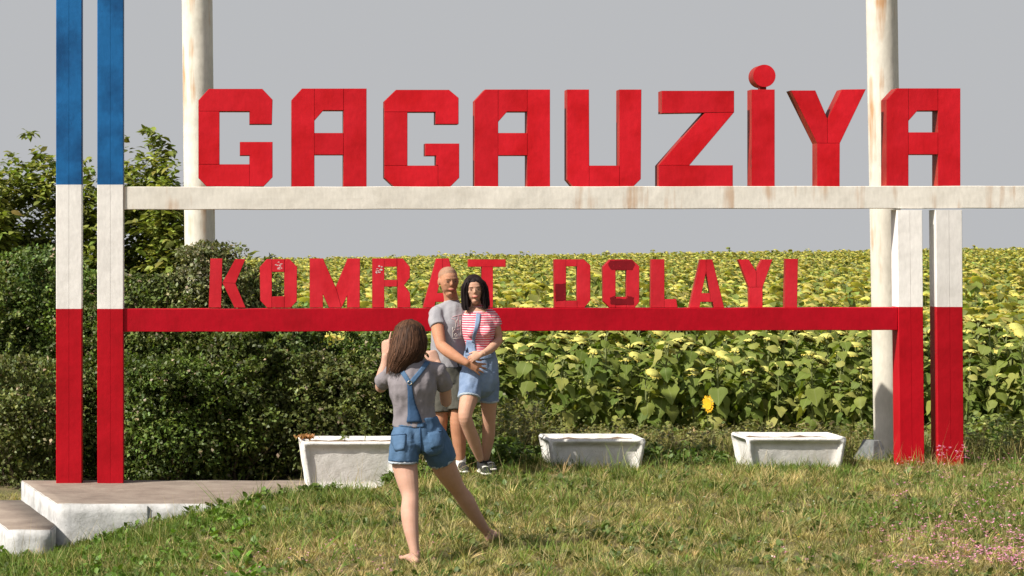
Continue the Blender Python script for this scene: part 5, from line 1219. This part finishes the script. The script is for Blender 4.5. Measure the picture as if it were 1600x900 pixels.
loft(tb, [J(767, 494, 21.22), J(772, 502, 21.22), J(775, 508, 21.23)], [.060, .058, .056], n=16, sub=4, round_ends=(True, False))
loft(tb, [J(732, 495, 21.33), J(725, 502, 21.46)], [.056, .054], n=16, sub=4, round_ends=(True, False))
for q, yy in ((739, 519), (760, 518)): ellipsoid(tb, J(q, yy, 21.115), (.052, .058, .052))
tee = finish(tb, .006, 't_shirt', [M['striped']], r3, .006, 6, wf=10)
sb = MB()
loft(sb, [J(750, 548, 21.2), J(750, 565, 21.2), J(750, 590, 21.2), J(750, 600, 21.2)], [(.130, .105), (.150, .122), (.162, .132), (.15, .12)], n=26, sub=4, round_ends=(False, True))
loft(sb, [J(738, 585, 21.16), J(735, 605, 21.11), J(733, 622, 21.06)], [(.102, .112), (.098, .106), (.096, .100)], n=18, sub=4, round_ends=(True, False))
loft(sb, [J(761, 585, 21.24), J(763, 605, 21.26), J(763, 625, 21.28)], [(.098, .108), (.094, .102), (.090, .096)], n=18, sub=4, round_ends=(True, False))
sh = finish(sb, .006, 'denim_shorts', [M['denim_light']], r3, .009, 4, wf=11); bt, bs_ = bvh_of(tee), bvh_of(sh)
hem([J(733.1, 621, 21.063), J(732.9, 623.5, 21.056)], [(.098, .103), (.097, .101)], 'frayed_hem', r3, M['fray'])
hem([J(763, 624, 21.28), J(763, 626.5, 21.282)], [(.092, .099), (.091, .097)], 'frayed_hem', r3, M['fray'])
drape([((729, 531), (742, 533)), ((728, 542), (743, 543)), ((727, 556), (745, 557))], [bt, bs_], 'bib', M['denim_light'], r3, off=.006, thick=.004, nx=7)
drape([((744, 489), (751, 490)), ((743, 500), (750, 501)), ((741, 513), (747, 514)), ((738, 526), (743, 527)), ((737, 535), (741, 536))], [bt], 'strap', M['denim_light'], r3, off=.008)
drape([((728, 553), (728, 560)), ((745, 555), (745, 562)), ((760, 554), (760, 561)), ((771, 552), (771, 559))], [bs_], 'waistband', M['denim_light'], r3, off=.005)
shoe(r3, gzp(750, 21.22, .012), gzp(763, 21.0, .012), [M['black_shoe']], stripes=3); shoe(r3, gzp(757, 21.52, .012), gzp(772, 21.32, .012), [M['black_shoe']], stripes=3)
# long black hair parted over the face
hv = MB(); L = Lw
loft(hv, [L(0, -.035, .085), L(0, -.045, .06), L(0, -.055, .0), L(0, -.062, -.08), L(0, -.06, -.13)], [(.06, .06), (.086, .080), (.092, .078), (.094, .060), (.085, .04)], side=Rw, n=24, sub=4, round_ends=(False, True))
ellipsoid(hv, L(0, -.020, .047), (.086, .100, .084), rotw)
for q in (-1, 1):
    loft(hv, [L(q*.012, .040, .098), L(q*.052, .052, .078), L(q*.080, .040, .03), L(q*.086, .030, -.04), L(q*.082, .035, -.10), L(q*.086, .042, -.135), L(q*.078, .050, -.165)], [(.012, .014), (.018, .020), (.020, .026), (.024, .034), (.028, .036), (.026, .034), (.012, .016)], side=Rw, n=14, sub=4)
hair = finish(hv, .006, 'hair', [M['hair']], r3, .003, 4, wf=15, stretch=(1.6, 1.6, .25)); colour_all(hair, (.014, .009, .010))
paths = []
for i in range(420):
    q = random.choice((-1, 1)); o_ = Vector((random.gauss(0, .012), random.gauss(0, .016), 0)); lo = random.uniform(.8, 1.1)
    K = [(q*.006, .02, .120), (q*.052, .052, .094), (q*.084, .044, .03), (q*.090, .036, -.04), (q*.090, .042, -.10), (q*.092, .046, -.14), (q*.084, .054, -.175)]
    pth = []
    for k in range(9):
        t = k/8*6*min(1, lo); i0 = min(int(t), 5); f = t-i0; a = Vector(K[i0]).lerp(Vector(K[i0+1]), f)+o_*min(1, t*.6); pth.append((L(a.x, a.y, a.z), (Rw*q+Vector((0, -.7, .1))).normalized()))
    paths.append(pth)
strands('hair_strands', r3, paths, (.018, .012, .012), .0032, .3)
